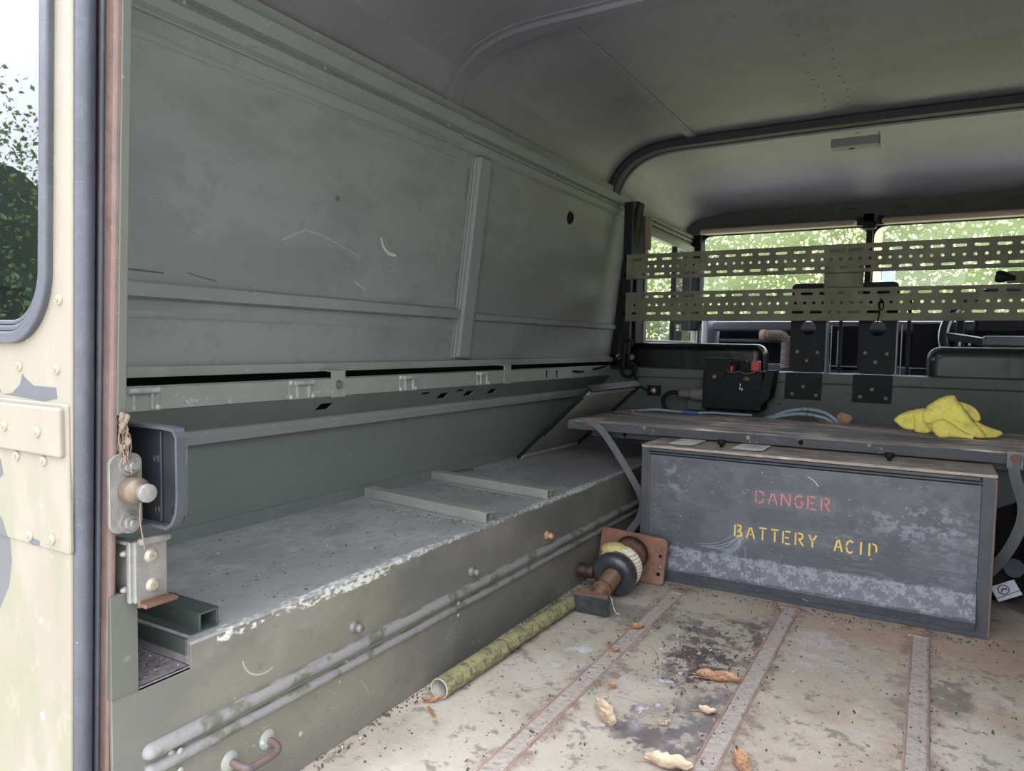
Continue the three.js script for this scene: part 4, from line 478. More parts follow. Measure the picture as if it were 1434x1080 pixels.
// half-round strips along the wheel box, rusty lashing handle
for (const [y0, y1, r, lab] of [[0.121, 0.118, 0.0085, 'upper grey chipped half-round strip along the side of the wheel box'], [0.1005, 0.096, 0.0068, 'lower and thinner half-round strip along the side of the wheel box']]) {
  const pts = []; for (let i = 0; i <= 30; i++) { const t = i / 30; pts.push([-0.651, y0 + (y1 - y0) * t + 0.0014 * (S(1, t * 0.7, y0 * 5) - 0.5), -0.422 - t * 1.5]); }
  const map = rep(canvasTex(512, 512, (u, v) => mix(mix([97, 97, 86], [86, 86, 77], S(0, u, v)), [124, 122, 120], sm(0.42, 0.56, 0.5 * S(3, u * 2, v * 2) + 0.5 * S(5, u, v)))), 0.45); const t = thing('rubbing_strip', lab, 'strip', [-0.651, 0, -1.1], 'half-round strips on the wheel box');
  part(t, 'bead', tube(pts, r, 160, 12), std({ map, roughness: 0.85, bumpMap: bumpPits, bumpScale: 0.0007 })); pieces(t, 'end_rivet', dome(0.0036), M.worn, [[-0.6465, y0 - 0.013, -0.452], [-0.6465, y0 - 0.014, -0.955]], [1, 0, 0]);
}
{
  const t = thing('lashing_handle', 'rusty bent rod handle low on the side of the wheel box', 'handle', [-0.651, 0.06, -0.54]);
  part(t, 'rod', tube([[-0.651, 0.0635, -0.516], [-0.638, 0.0625, -0.516], [-0.629, 0.060, -0.520], [-0.627, 0.058, -0.528], [-0.627, 0.058, -0.556], [-0.629, 0.060, -0.564], [-0.638, 0.062, -0.568], [-0.651, 0.063, -0.568]], 0.0042, 50, 10), M.rustEdge);
  for (const z of [-0.516, -0.568]) part(t, 'flange', lathe([[0.004, 0.004], [0.0075, 0.0035], [0.0115, 0.001], [0.012, 0]], [-0.651, 0.063, z], [1, 0, 0], 20), M.worn);
}
// door lock parts on the jamb
{
  const t = thing('door_striker', 'grey steel striker plate with protruding latch pin on the door pillar', 'latch', [-0.645, 0.385, -0.396]);
  part(t, 'plate', (() => { const g = plate(rr(-0.0165, 0.0155, -0.037, 0.037, 0.01), [slot(0.004, -0.029, 0.02, 0.008)], 0.004); g.rotateY(Math.PI / 2); g.translate(-0.641, 0.385, -0.396); return g; })(), M.zinc);
  part(t, 'pin', [lathe([[0.011, 0], [0.0125, 0.003], [0.0125, 0.014], [0.0105, 0.017], [0.008, 0.018], [0.0072, 0.024], [0.0068, 0.028], [0, 0.028]], [-0.641, 0.388, -0.399], [1, 0.02, 0.1], 22)], std({ map: M.zinc.map, color: 0xd8c4ac, roughness: 0.5, metalness: 0.3 })); part(t, 'pin_head', lathe([[0, 0.0065], [0.0072, 0.006], [0.0085, 0.0045], [0.0085, 0.001], [0.0075, 0], [0, 0]], [-0.613, 0.3886, -0.3965], [1, 0.02, 0.1], 20), M.zinc);
  pieces(t, 'bolt', hexBolt(0.0078, 0.006), M.zinc, [[-0.641, 0.411, -0.399], [-0.641, 0.357, -0.3985]], [1, 0, 0]);
}
{
  const t = thing('guard_bracket', 'dark scuffed metal guard bracket with rounded rim behind the latch pin', 'bracket', [-0.64, 0.35, -0.42]);
  const s = rr(-0.70, -0.6, 0.352, 0.4435, 0.012); part(t, 'back_plate', move(plate(s, [slot(-0.638, 0.414, 0.012, 0.0065), slot(-0.636, 0.364, 0.012, 0.0065)], 0.003), 0, 0, -0.425), M.guard);
  const path = [[-0.70, 0.4455], [-0.618, 0.4455], [-0.6035, 0.4445], [-0.5985, 0.437], [-0.598, 0.38], [-0.6, 0.366], [-0.606, 0.356], [-0.614, 0.351], [-0.66, 0.351]]; part(t, 'rim', sheet(path, 0.0032, -0.428, -0.417), M.black);
  part(t, 'rib', bx(-0.632, -0.629, 0.354, 0.442, -0.425, -0.4225, 0.001), M.guard); pieces(t, 'rivet', dome(0.004, 0.002), M.blackPlain, [[-0.613, 0.366, -0.425], [-0.609, 0.436, -0.425]], [0, 0, 1]);
}
{
  const t = thing('check_bracket', 'bare aluminium bracket with two cross-head screws below the latch pin', 'bracket', [-0.65, 0.3, -0.41]);
  part(t, 'side_face', [bx(-0.674, -0.64, 0.279, 0.337, -0.402, -0.405, 0.0012), bx(-0.676, -0.64, 0.3345, 0.338, -0.396, -0.405, 0.001), bx(-0.645, -0.639, 0.279, 0.338, -0.396, -0.404, 0.002)], M.zinc);
  part(t, 'face_plate', bx(-0.641, -0.635, 0.279, 0.338, -0.399, -0.433, 0.002), M.zinc);
  part(t, 'top_lip', [bx(-0.6385, -0.630, 0.334, 0.341, -0.402, -0.435, 0.0032, 3)], M.zinc); part(t, 'bottom_lip', [(() => { const g = bx(-0.638, -0.624, 0.2755, 0.2795, -0.402, -0.437, 0.0018, 2); return g; })(), bx(-0.639, -0.634, 0.274, 0.282, -0.402, -0.4345, 0.002, 2)], std({ map: M.zinc.map, color: 0xd2a688, roughness: 0.55, metalness: 0.2 }));
  pieces(t, 'screw', screwHead(0.0072), std({ color: 0x8d8674, roughness: 0.5, metalness: 0.3 }), [[-0.635, 0.3225, -0.4155], [-0.635, 0.2935, -0.4165]], [1, 0, 0]); pieces(t, 'stud', dome(0.004, 0.008), M.zinc, [[-0.651, 0.3255, -0.402], [-0.651, 0.2905, -0.402]], [0, 0, 1]);
  part(t, 'packing_plate', bx(-0.684, -0.672, 0.276, 0.335, -0.404, -0.409, 0.001), M.blackPlain);
}
{
  const r = rng(61), gs = []; for (let i = 0; i < 26; i++) { let p = V(-0.662 + r() * 0.02, 0.462 - r() * 0.02, -0.397 + r() * 0.004), pts = [[p.x, p.y, p.z]]; for (let k = 0; k < 5; k++) { p = p.clone().add(V((r() - 0.42) * 0.009, -0.004 - r() * 0.009, (r() - 0.5) * 0.006)); pts.push([p.x, p.y, p.z]); } gs.push(tube(pts, 0.0006 + r() * 0.0005, 12, 4)); }
  for (let i = 0; i < 30; i++) { const g = new THREE.IcosahedronGeometry(0.0014 + r() * 0.0022, 2); g.scale(1, 1.6, 0.8); wobble(g, 0.004, 60); g.translate(-0.658 + r() * 0.022, 0.415 + r() * 0.045, -0.396 + r() * 0.005); gs.push(g); }
  gs.push(tube([[-0.622, 0.378, -0.397], [-0.6225, 0.36, -0.397], [-0.621, 0.335, -0.4]], 0.0007, 14, 5));
  const m = single('cobweb_clump', gs, std({ color: 0x6e5f54, roughness: 0.95 }), 'brown dusty cobweb clump hanging above the latch pin', 'cobweb'); m.userData.kind = 'stuff';
}
// dished metal panel leaning in the front corner
{
  const t = thing('leaning_panel', 'loose dished metal panel leaning in the corner between wheel box and shelf', 'panel', [-0.95, 0.215, -1.72]);
  const x = V(0.02, 0, -1).normalize(), up = V(0.725, 0.689, 0), nrm = x.clone().cross(up).normalize(), yv = nrm.clone().cross(x).normalize(), Lg = 0.288; const m = new THREE.Matrix4().makeBasis(x, yv, nrm); m.setPosition(-0.962, 0.217, -1.706);
  const w = 0.345, gp = plate([[0, 0], [w, 0], [w, Lg], [0.0, Lg]], [], 0.003); const pm = (g) => { g.applyMatrix4(m); return g; };
  part(t, 'face', pm(gp), std({ map: paintTex([138, 138, 132], [120, 118, 112], [152, 151, 146], 17, 0.4, [120, 108, 94], 30), roughness: 0.6 }));
  for (const g of [bx(-0.005, -0.0025, 0, Lg, -0.007, 0.003, 0.001), bx(0.0015, 0.004, 0.1, Lg - 0.03, 0, 0.005, 0.001), bx(-0.004, w, Lg - 0.002, Lg + 0.004, -0.012, 0.010, 0.0015), bx(w - 0.003, w, 0, Lg, -0.012, 0.010, 0.001)]) part(t, 'rim_edge', pm(g), M.blackPlain);
  for (const g of [bx(0.012, w - 0.01, Lg - 0.022, Lg - 0.006, 0, 0.004, 0.001), bx(0.004, w, 0.002, 0.013, 0, 0.007, 0.001)]) part(t, 'rim_flange', pm(g), M.catchMetal);  // inner flanges in paler metal, their highlight put into the colour
}
// perforated rails across the bay
{
  const spec = [['upper perforated steel rail across the bay with slots and round holes', 0.749, 0.829, [0.811, 0.787, 0.763], [-0.595, -0.583, -0.569]], ['lower perforated steel rail across the bay in front of the brackets', 0.611, 0.705, [0.690, 0.663, 0.636], [-0.570, -0.5505, -0.544]]];
  const cx0 = -0.882, cx1 = 0.44;
  spec.forEach(([label, y0, y1, rows, ph], k) => {
    const t = thing('perforated_rail', label, 'rail', [CX, y0, -2.27], 'perforated rails across the bay'), holes = [];
    const run = (x0, p, f) => { for (let i = Math.ceil((cx0 + 0.022 - x0) / p); x0 + i * p < cx1 - 0.02; i++) f(x0 + i * p); };
    run(ph[0], 0.05, (x) => holes.push(slot(x, rows[0], 0.033, 0.0078))); run(ph[1], 0.025, (x) => holes.push(circ(x, rows[1], 0.0043))); run(ph[2], 0.05, (x) => holes.push(slot(x, rows[2], 0.033, 0.0078)));
    part(t, 'perforated_plate', move(plate([[cx0, y0], [cx1, y0], [cx1, y1], [cx0, y1]], holes, 0.0025, 0.0004), 0, 0, -2.268), M.bar);
    part(t, 'top_flange', bx(cx0, cx1, y1 - 0.0025, y1, -2.27, -2.282, 0.0008), M.bar); part(t, 'bottom_flange', bx(cx0, cx1, y0, y0 + 0.0025, -2.27, -2.282, 0.0008), M.bar);
    pieces(t, 'rail_bolt', hexBolt(0.0062, 0.006), M.bar, k ? [[-0.262, 0.690, -2.268], [-0.211, 0.690, -2.268], [-0.245, 0.636, -2.268], [-0.872, 0.69, -2.268], [-0.872, 0.636, -2.268]] : [[-0.257, 0.763, -2.268], [-0.204, 0.763, -2.268], [-0.228, 0.811, -2.268], [-0.87, 0.811, -2.268], [-0.87, 0.763, -2.268]], [0, 0, 1]);
  });
  const b = thing('joining_plate', 'flat painted plate joining the two perforated rails at mid bay', 'plate', [CX, 0.61, -2.275]); part(b, 'strap_plate', bx(-0.277, -0.173, 0.612, 0.827, -2.284, -2.288, 0.001), M.bar); part(b, 'pressed_panel', bx(-0.268, -0.181, 0.708, 0.747, -2.281, -2.285, 0.0008), M.bar);
  const p = thing('rail_post', 'black upright post with stud bolts at the end of the perforated rails', 'post', [-0.885, 0.457, -2.29]);
  part(p, 'upright', [bx(-0.893, -0.872, 0.46, 1.005, -2.283, -2.305, 0.0015), bx(-0.9, -0.893, 0.46, 1.005, -2.283, -2.315, 0.001)], M.blackBox); pieces(p, 'stud', lathe([[0, 0.014], [0.004, 0.0135], [0.005, 0.01], [0.005, 0.006], [0.0095, 0.005], [0.0095, 0], [0, 0]].map((q) => q), [0, 0, 0], [0, 0, 1], 12), M.dark, [[-0.887, 0.811, -2.283], [-0.887, 0.763, -2.283], [-0.89, 0.69, -2.283], [-0.89, 0.636, -2.283]], [0, 0, 1]);
  part(p, 'foot_clip', [bx(-0.93, -0.86, 0.452, 0.46, -2.27, -2.31, 0.001)], M.blackBox);
  const c = thing('rail_clamp', 'small dark clamp with a pale lever between the perforated rails above the steering wheel', 'clamp', [0.17, 0.72, -2.28]);
  part(c, 'cone', lathe([[0, 0], [0.012, 0.001], [0.0155, 0.006], [0.0155, 0.018], [0.008, 0.034], [0.006, 0.045], [0, 0.046]], [0.138, 0.728, -2.283], [1, -0.15, 0], 18), M.blackPlain); part(c, 'lever', [bx(0.165, 0.26, 0.708, 0.74, -2.284, -2.29, 0.004, 2)], M.bar); part(c, 'pale_catch', [rod([0.198, 0.712, -2.278], [0.215, 0.735, -2.278], 0.004, 8), bx(0.208, 0.24, 0.73, 0.742, -2.276, -2.284, 0.002)], M.zinc);
}
// hook and shackle by the post
{
  const t = thing('shackle', 'black iron shackle with coiled loop at the foot of the rail post', 'shackle', [-0.868, 0.46, -2.24]);
  part(t, 'bow', tube([[-0.874, 0.475, -2.25], [-0.876, 0.52, -2.245], [-0.872, 0.545, -2.242], [-0.862, 0.553, -2.24], [-0.85, 0.546, -2.242], [-0.848, 0.532, -2.246]], 0.005, 40, 10), M.blackPlain); part(t, 'eye_bar', [rod([-0.873, 0.455, -2.236], [-0.868, 0.538, -2.24], 0.0065, 12), rod([-0.855, 0.458, -2.236], [-0.856, 0.53, -2.24], 0.0045, 12)], M.blackPlain);
  part(t, 'coil', tube([0, 1, 2, 3, 4, 5, 6, 7].map((i) => [-0.861 + 0.026 * Math.cos(i * 0.785), 0.452 + 0.024 * Math.sin(i * 0.785), -2.252 + 0.004 * Math.sin(i)]), 0.0058, 60, 10, true), M.blackPlain); pieces(t, 'bolt', hexBolt(0.007, 0.008), M.zinc, [[-0.90, 0.492, -2.262], [-0.848, 0.492, -2.25]], [0, 0, 1]);
}
single('tie_cord', tube([[-0.862, 0.50, -2.24], [-0.84, 0.45, -2.235], [-0.815, 0.41, -2.23], [-0.80, 0.395, -2.226], [-0.775, 0.377, -2.24]], 0.0035, 40, 8), M.dark, 'dark cord running from the shackle down to the bulkhead', 'cord');
single('control_cable', tube([[-0.88, 0.50, -2.25], [-0.92, 0.462, -2.2], [-0.95, 0.448, -2.13], [-0.939, 0.446, -2.05], [-0.9405, 0.449, -2.0]], 0.0032, 50, 8), M.dark, 'thin dark cable drooping along the capping near the rail post', 'cable');
{
  const t = thing('brass_union', 'small brass pipe fitting low on the bulkhead near the leaning panel', 'fitting', [-0.785, 0.38, -2.28]); part(t, 'nut', lathe([[0, 0.02], [0.008, 0.02], [0.0105, 0.017], [0.0105, 0.008], [0.014, 0.007], [0.014, 0], [0, 0]], [-0.787, 0.382, -2.3], [0.3, 0, 1], 6), std({ color: 0x8a7a58, roughness: 0.4, metalness: 0.6 })); part(t, 'flange', bx(-0.81, -0.762, 0.366, 0.40, -2.296, -2.3, 0.002), M.blackPlain);
}

// ---------------------------------------------------------------- on the bulkhead
{
  for (const [x0, x1, lab] of [[-0.368, -0.268, 'tall black mounting bracket with a round hole, nearer the black switch box'], [-0.183, -0.084, 'tall black mounting bracket with a round hole, nearer the steering wheel']]) {
    const xc = (x0 + x1) / 2, t = thing('mounting_bracket', lab, 'bracket', [xc, 0.458, -2.305], 'mounting brackets on the bulkhead');
    part(t, 'bracket_plate', move(plate(rr(x0, x1, 0.459, 0.723, 0.014), [circ(xc, 0.591, 0.0215)], 0.004, 0.001), 0, 0, -2.312), M.blackBox);
    { const g = new THREE.ExtrudeGeometry(new THREE.Shape([[0, 0.45], [0.085, 0.45], [0.028, 0.70], [0, 0.70]].map((q) => new THREE.Vector2(...q))), { depth: 0.004, bevelEnabled: false }); g.rotateY(Math.PI / 2); g.translate(x1 - 0.002, 0, -2.312); part(t, 'side_gusset', g, M.dash); }
    part(t, 'rear_stay', bx(x1 + 0.022, x1 + 0.032, 0.40, 0.70, -2.42, -2.43, 0.002), M.dashDark);
    pieces(t, 'screw', screwHead(0.006), M.zinc, [[xc - 0.029, 0.520, -2.312], [xc + 0.027, 0.518, -2.312], [xc - 0.002, 0.494, -2.312]], [0, 0, 1]);
    part(t, 'foot_plate', move(plate([[x0 - 0.008, 0.378], [x1 - 0.006, 0.378], [x1 - 0.004, 0.4575], [x0 - 0.006, 0.4575]], [], 0.003, 0.0006), 0, 0, -2.2915), M.blackBox);
    pieces(t, 'screw', screwHead(0.006), M.zinc, [[xc - 0.036, 0.394, -2.2915], [xc + 0.03, 0.392, -2.2915], [xc - 0.006, 0.416, -2.2915]], [0, 0, 1]);
  }
  single('hanging_wire', tube([[-0.127, 0.672, -2.262], [-0.12, 0.664, -2.256], [-0.118, 0.65, -2.256], [-0.123, 0.640, -2.258], [-0.130, 0.648, -2.26], [-0.130, 0.664, -2.261], [-0.127, 0.64, -2.258], [-0.129, 0.622, -2.256], [-0.131, 0.606, -2.258]], 0.0016, 50, 6), M.dark, 'thin dark wire looped through the lower perforated rail', 'wire');
  const t = thing('switch_box', 'matt black switch box with red and black connectors on the bulkhead', 'box', [-0.51, 0.34, -2.25]);
  part(t, 'housing', [bx(-0.60, -0.425, 0.342, 0.456, -2.205, -2.30, 0.004, 2)], M.blackBox);
  part(t, 'cover_flap', [move(plate([[-0.583, 0.432], [-0.537, 0.432], [-0.509, 0.494], [-0.595, 0.495]], [], 0.003), 0, 0, -2.2), bx(-0.595, -0.508, 0.4925, 0.497, -2.199, -2.235, 0.001)], M.blackBox);
  part(t, 'side_cheek', (() => { const g = new THREE.ExtrudeGeometry(new THREE.Shape([[-0.466, 0.40], [-0.425, 0.36], [-0.404, 0.385], [-0.392, 0.462], [-0.414, 0.462], [-0.43, 0.40]].map((q) => new THREE.Vector2(...q))), { depth: 0.07, bevelEnabled: true, bevelSize: 0.002, bevelThickness: 0.002, bevelSegments: 1 }); g.translate(0, 0, -2.275); return g; })(), M.blackBox);
  part(t, 'connector_shelf', bx(-0.52, -0.42, 0.452, 0.46, -2.21, -2.28, 0.002), M.blackBox);
  part(t, 'red_connector', bx(-0.462, -0.436, 0.4585, 0.4905, -2.215, -2.245, 0.005, 2), M.red); part(t, 'red_socket', bx(-0.521, -0.51, 0.456, 0.474, -2.205, -2.235, 0.004, 2), M.red);
  part(t, 'black_connector', [bx(-0.497, -0.474, 0.458, 0.491, -2.215, -2.245, 0.004, 2), bx(-0.493, -0.489, 0.466, 0.486, -2.213, -2.216, 0.001), bx(-0.483, -0.479, 0.466, 0.486, -2.213, -2.216, 0.001)], M.blackPlain);
  part(t, 'clip_wire', tube([[-0.525, 0.462, -2.2], [-0.515, 0.454, -2.198], [-0.49, 0.458, -2.198], [-0.475, 0.452, -2.198], [-0.455, 0.455, -2.199], [-0.445, 0.4585, -2.2]], 0.0016, 40, 6), M.zinc);
  pieces(t, 'screw', screwHead(0.0075), M.zinc, [[-0.563, 0.440, -2.199]], [0, 0, 1]); part(t, 'wing_nut', [lathe([[0, 0.008], [0.005, 0.007], [0.007, 0]], [-0.47, 0.437, -2.205], [0, 0, 1], 10), bx(-0.478, -0.461, 0.432, 0.441, -2.198, -2.2, 0.002)], M.rust);
  pieces(t, 'rubber_foot', (() => { const g = new THREE.CylinderGeometry(0.009, 0.008, 0.008, 12); return g; })(), M.dark, [[-0.49, 0.339, -2.25], [-0.45, 0.339, -2.25]], [0, 0, 1]);
  pieces(t, 'chalk_mark', (() => { const g = new THREE.BoxGeometry(0.0035, 0.007, 0.0006); return g; })(), M.paper, [[-0.487, 0.418, -2.2048], [-0.488, 0.408, -2.2048], [-0.482, 0.405, -2.2048]], [0, 0, 1]);
  const p = thing('cable_plug', 'grey round cable plug with curved lead beside the switch box', 'plug', [-0.65, 0.38, -2.23]);
  part(p, 'plug_body', lathe([[0, 0], [0.0175, 0], [0.019, 0.003], [0.019, 0.012], [0.016, 0.014], [0.019, 0.017], [0.0195, 0.036], [0.0165, 0.04], [0.012, 0.043], [0.0115, 0.07], [0.008, 0.078], [0, 0.078]], [-0.601, 0.381, -2.225], [-1, 0.02, 0.05], 20), std({ color: 0x6d6a64, roughness: 0.7, bumpMap: bumpPits, bumpScale: 0.001 }));
  part(p, 'lead', tube([[-0.675, 0.383, -2.222], [-0.70, 0.385, -2.22], [-0.72, 0.375, -2.22], [-0.728, 0.358, -2.218], [-0.722, 0.338, -2.215], [-0.705, 0.318, -2.21], [-0.69, 0.30, -2.2]], 0.0068, 50, 10), M.blackPlain);
  part(p, 'mounting_pad', bx(-0.66, -0.60, 0.33, 0.366, -2.25, -2.30, 0.002), M.bulk);
  for (const [lab, k, pts] of [['upper of two blue-grey hoses arching behind the shelf', 0, [[-0.40, 0.328, -2.112], [-0.37, 0.34, -2.115], [-0.335, 0.3545, -2.12], [-0.29, 0.3625, -2.12], [-0.25, 0.358, -2.118], [-0.22, 0.344, -2.115], [-0.202, 0.325, -2.112], [-0.197, 0.305, -2.112]]], ['lower of two blue-grey hoses arching behind the shelf', 1, [[-0.41, 0.326, -2.108], [-0.38, 0.333, -2.108], [-0.35, 0.3415, -2.108], [-0.31, 0.349, -2.108], [-0.275, 0.349, -2.108], [-0.24, 0.342, -2.108], [-0.218, 0.330, -2.108], [-0.207, 0.315, -2.108], [-0.203, 0.3, -2.108]]]]) {
    const h = thing('hose', lab, 'hose', [-0.29, 0.35, -2.11], 'hoses behind the shelf'); part(h, 'hose_pipe', tube(pts, 0.0054, 80, 12), M.hose); const c = pts[k ? 4 : 3]; part(h, 'clip', [rod([c[0] - 0.012, c[1] + 0.001, c[2]], [c[0] - 0.006, c[1] + 0.001, c[2]], 0.0063, 12), rod([c[0] + 0.004, c[1], c[2]], [c[0] + 0.009, c[1], c[2]], 0.0063, 12)], M.zinc); }
  const b = thing('blue_cable', 'thin blue cable with blue tape lying along the back of the shelf', 'cable', [-0.6, 0.336, -2.07]); part(b, 'cable', tube([[-0.745, 0.3395, -1.99], [-0.725, 0.340, -2.02], [-0.69, 0.342, -2.05], [-0.64, 0.3395, -2.06], [-0.59, 0.338, -2.06], [-0.54, 0.341, -2.075], [-0.49, 0.340, -2.085], [-0.43, 0.3395, -2.09]], 0.0038, 80, 8), M.hose); part(b, 'tape', rod([-0.617, 0.3385, -2.06], [-0.572, 0.3385, -2.062], 0.0062, 10), M.blueTape); part(b, 'frayed_end', tube([[-0.755, 0.3385, -1.99], [-0.745, 0.3405, -1.992], [-0.735, 0.3385, -2.0], [-0.74, 0.3375, -2.015]], 0.0025, 30, 6), M.rust);
}
// ---------------------------------------------------------------- cab
{
  const seat = (x0, x1, y1, mat, lab) => { const t = thing('seat_back', lab, 'seat', [(x0 + x1) / 2, 0.1, -2.38], 'front seat backs'); const cush = new RoundedBoxGeometry(x1 - x0, y1 - 0.2, 0.085, 6, 0.034); { const p = cush.attributes.position; for (let i = 0; i < p.count; i++) { const x = p.getX(i), y = p.getY(i); p.setXYZ(i, x, y + 0.003 * (S(0, x * 2, 0.2) - 0.5), p.getZ(i) + 0.010 * (S(0, x * 1.5, y * 1.5) - 0.5)); } cush.computeVertexNormals(); } cush.translate((x0 + x1) / 2, (y1 + 0.2) / 2, -2.372); part(t, 'cushion', cush, mat);
    const pts = rr(x0 + 0.006, x1 - 0.006, 0.21, y1 - 0.004, 0.036).getPoints(8).map((q) => [q.x, q.y, -2.338]); part(t, 'piping', tube(pts, 0.003, 120, 6, true, 0.1), mat); part(t, 'frame', bx(x0 + 0.04, x1 - 0.04, 0.1, 0.3, -2.40, -2.43, 0.01), M.dark); return t; };
  seat(-0.915, -0.443, 0.541, M.vinyl, 'black vinyl seat back behind the switch box'); const s2 = seat(-0.008, 0.42, 0.541, M.vinylGrey, 'dark grey vinyl seat back in front of the steering wheel'); pieces(s2, 'button', dome(0.006, 0.003), M.bulk, [[0.008, 0.506, -2.325], [0.024, 0.513, -2.325]], [0, 0, 1]);
  const d = structure('dashboard');
  part(d, 'fascia_top', [bx(-0.80, 0.5, 0.597, 0.638, -3.06, -3.22, 0.012, 3)], M.dash); part(d, 'dash_edge', bx(-0.8, 0.5, 0.632, 0.645, -3.18, -3.24, 0.005, 2), std({ color: 0x9c9caa, roughness: 0.3 }));  // pale edge tone holds the sky reflection under the windscreen
  part(d, 'shelf_back', bx(-0.86, 0.5, 0.2, 0.6, -3.24, -3.26), M.dashDark); part(d, 'lower_rail', bx(-0.80, 0.5, 0.435, 0.465, -3.05, -3.2, 0.006, 2), M.dash); part(d, 'lower_panel', bx(-0.86, 0.5, 0.0, 0.44, -3.1, -3.12), M.dashDark);
  part(d, 'end_cheek', [bx(-0.84, -0.812, 0.44, 0.645, -3.04, -3.24, 0.008, 2)], std({ color: 0x8d8d98, roughness: 0.4 })); part(d, 'shelf_lip', bx(-0.78, -0.36, 0.552, 0.566, -3.10, -3.14, 0.005, 2), M.dash);  // cheek colour made pale for the light falling on it
  part(d, 'centre_panel', [bx(-0.335, -0.235, 0.45, 0.62, -3.035, -3.06, 0.004, 2), bx(-0.06, 0.03, 0.43, 0.63, -3.035, -3.06, 0.004, 2)], M.dashDark);
  part(d, 'panel_frame', [bx(-0.335, -0.331, 0.44, 0.62, -3.03, -3.04, 0.001), bx(-0.30, -0.296, 0.47, 0.60, -3.02, -3.03, 0.001), bx(-0.31, -0.306, 0.47, 0.60, -3.02, -3.03, 0.001), bx(-0.096, -0.092, 0.43, 0.625, -3.03, -3.04, 0.001), bx(-0.096, 0.06, 0.462, 0.466, -3.03, -3.04, 0.001), bx(-0.336, -0.21, 0.462, 0.466, -3.02, -3.03, 0.001)], std({ color: 0xa4a4b2, roughness: 0.3, metalness: 0.3 }));
  part(d, 'instrument_binnacle', [bx(0.13, 0.42, 0.595, 0.66, -2.99, -3.08, 0.01, 2), bx(0.075, 0.1, 0.54, 0.645, -2.98, -3.06, 0.006, 2)], M.dashDark); part(d, 'gauge_row', [0.1, 0.118, 0.136, 0.15].map((x, i) => lathe([[0, 0.003], [0.006, 0.003], [0.008, 0.0]], [x, 0.575 - i % 2 * 0.012, -2.98], [0, 0, 1], 12)), M.zinc); part(d, 'control_stalk', [rod([0.085, 0.545, -2.93], [0.09, 0.575, -2.97], 0.004, 8), rod([0.115, 0.548, -2.93], [0.116, 0.572, -2.97], 0.004, 8)], M.zinc);
  const dh = thing('duct_hose', 'corrugated grey-brown air duct hose bending down from under the dashboard', 'hose', [-0.55, 0.58, -3.05]); { const c = new THREE.CatmullRomCurve3([[-0.585, 0.580, -3.06], [-0.565, 0.580, -3.05], [-0.525, 0.579, -3.045], [-0.503, 0.566, -3.045], [-0.497, 0.54, -3.045], [-0.498, 0.49, -3.045], [-0.497, 0.45, -3.045]].map((q) => V(...q))), g = new THREE.TubeGeometry(c, 168, 0.021, 18), p = g.attributes.position, n = g.attributes.normal; for (let i = 0; i < p.count; i++) { const k = 0.0024 * Math.sin(Math.floor(i / 19) / 168 * 6.283 * 28); p.setXYZ(i, p.getX(i) + n.getX(i) * k, p.getY(i) + n.getY(i) * k, p.getZ(i) + n.getZ(i) * k); } g.computeVertexNormals(); part(dh, 'hose_bellows', g, std({ color: 0x8b8078, roughness: 0.8, bumpMap: bumpPits, bumpScale: 0.001 })); part(dh, 'hose_collar', rod([-0.60, 0.580, -3.065], [-0.578, 0.580, -3.06], 0.0245, 20), std({ color: 0xa98c78, roughness: 0.8 })); }
  const w = thing('steering_wheel', 'thin black steering wheel with broad hub in front of the dashboard', 'steering wheel', [0.235, 0.58, -2.83]); const rim = new THREE.TorusGeometry(0.2, 0.0165, 18, 96); rim.rotateX(-0.6); rim.translate(0.235, 0.575, -2.83); part(w, 'rim', rim, std({ color: 0x2b2c33, roughness: 0.15 }));
  part(w, 'spoke', [ribbon([[0.042, 0.58, -2.83], [0.09, 0.573, -2.825], [0.15, 0.562, -2.815]], 0.024, 0.01, [0, 0.9, 0.4], 12)], M.dash); part(w, 'spoke', [ribbon([[0.428, 0.58, -2.83], [0.38, 0.573, -2.825], [0.32, 0.562, -2.815]], 0.024, 0.01, [0, 0.9, 0.4], 12)], M.dash); part(w, 'hub_pad', bx(0.145, 0.325, 0.545, 0.58, -2.77, -2.84, 0.008, 3), M.dash); part(w, 'column', rod([0.235, 0.55, -2.83], [0.235, 0.40, -3.06], 0.03, 16), M.dashDark);
  // windscreen surround
  const s = structure('window_2'), Zt = -3.17;
  part(s, 'header_rail', [(() => { const g = plate(rr(-0.94, 0.496, 1.022, 1.10, 0.03), [-0.60, -0.455, -0.30, -0.12, 0.06, 0.24].map((x) => slot(x, 1.067, 0.052, 0.02)), 0.004); g.translate(0, 0, -3.11); return g; })(), bx(-0.94, 0.496, 1.015, 1.10, -3.125, -3.2, 0.008)], std({ color: 0x3a3d3f, roughness: 0.6 }));
  part(s, 'windscreen_post', [bx(-0.93, -0.885, 0.6, 1.06, -3.15, -3.23, 0.012, 2)], M.dark); part(s, 'windscreen_post', bx(-0.444 + 0.885, -0.444 + 0.965, 0.6, 1.06, -3.15, -3.23, 0.012, 2), M.blackPlain);
  { const fr = (x0, x1) => { const o = rr(x0, x1, 0.63, 1.03, 0.02); o.holes.push(rr(x0 + 0.012, x1 - 0.012, 0.645, 1.012, 0.04, THREE.Path)); const g = new THREE.ExtrudeGeometry(o, { depth: 0.02, bevelEnabled: false, curveSegments: 10 }); g.translate(0, 0, -3.2); return g; }; part(s, 'glazing_frame', fr(-0.90, -0.222), M.dark); part(s, 'glazing_frame', fr(-0.222, 0.456), M.dark); }
  part(s, 'centre_post', [bx(-0.237, -0.213, 0.63, 1.03, -3.15, -3.2, 0.005), bx(-0.252, -0.20, 0.995, 1.06, -3.11, -3.16, 0.008)], M.blackPlain);
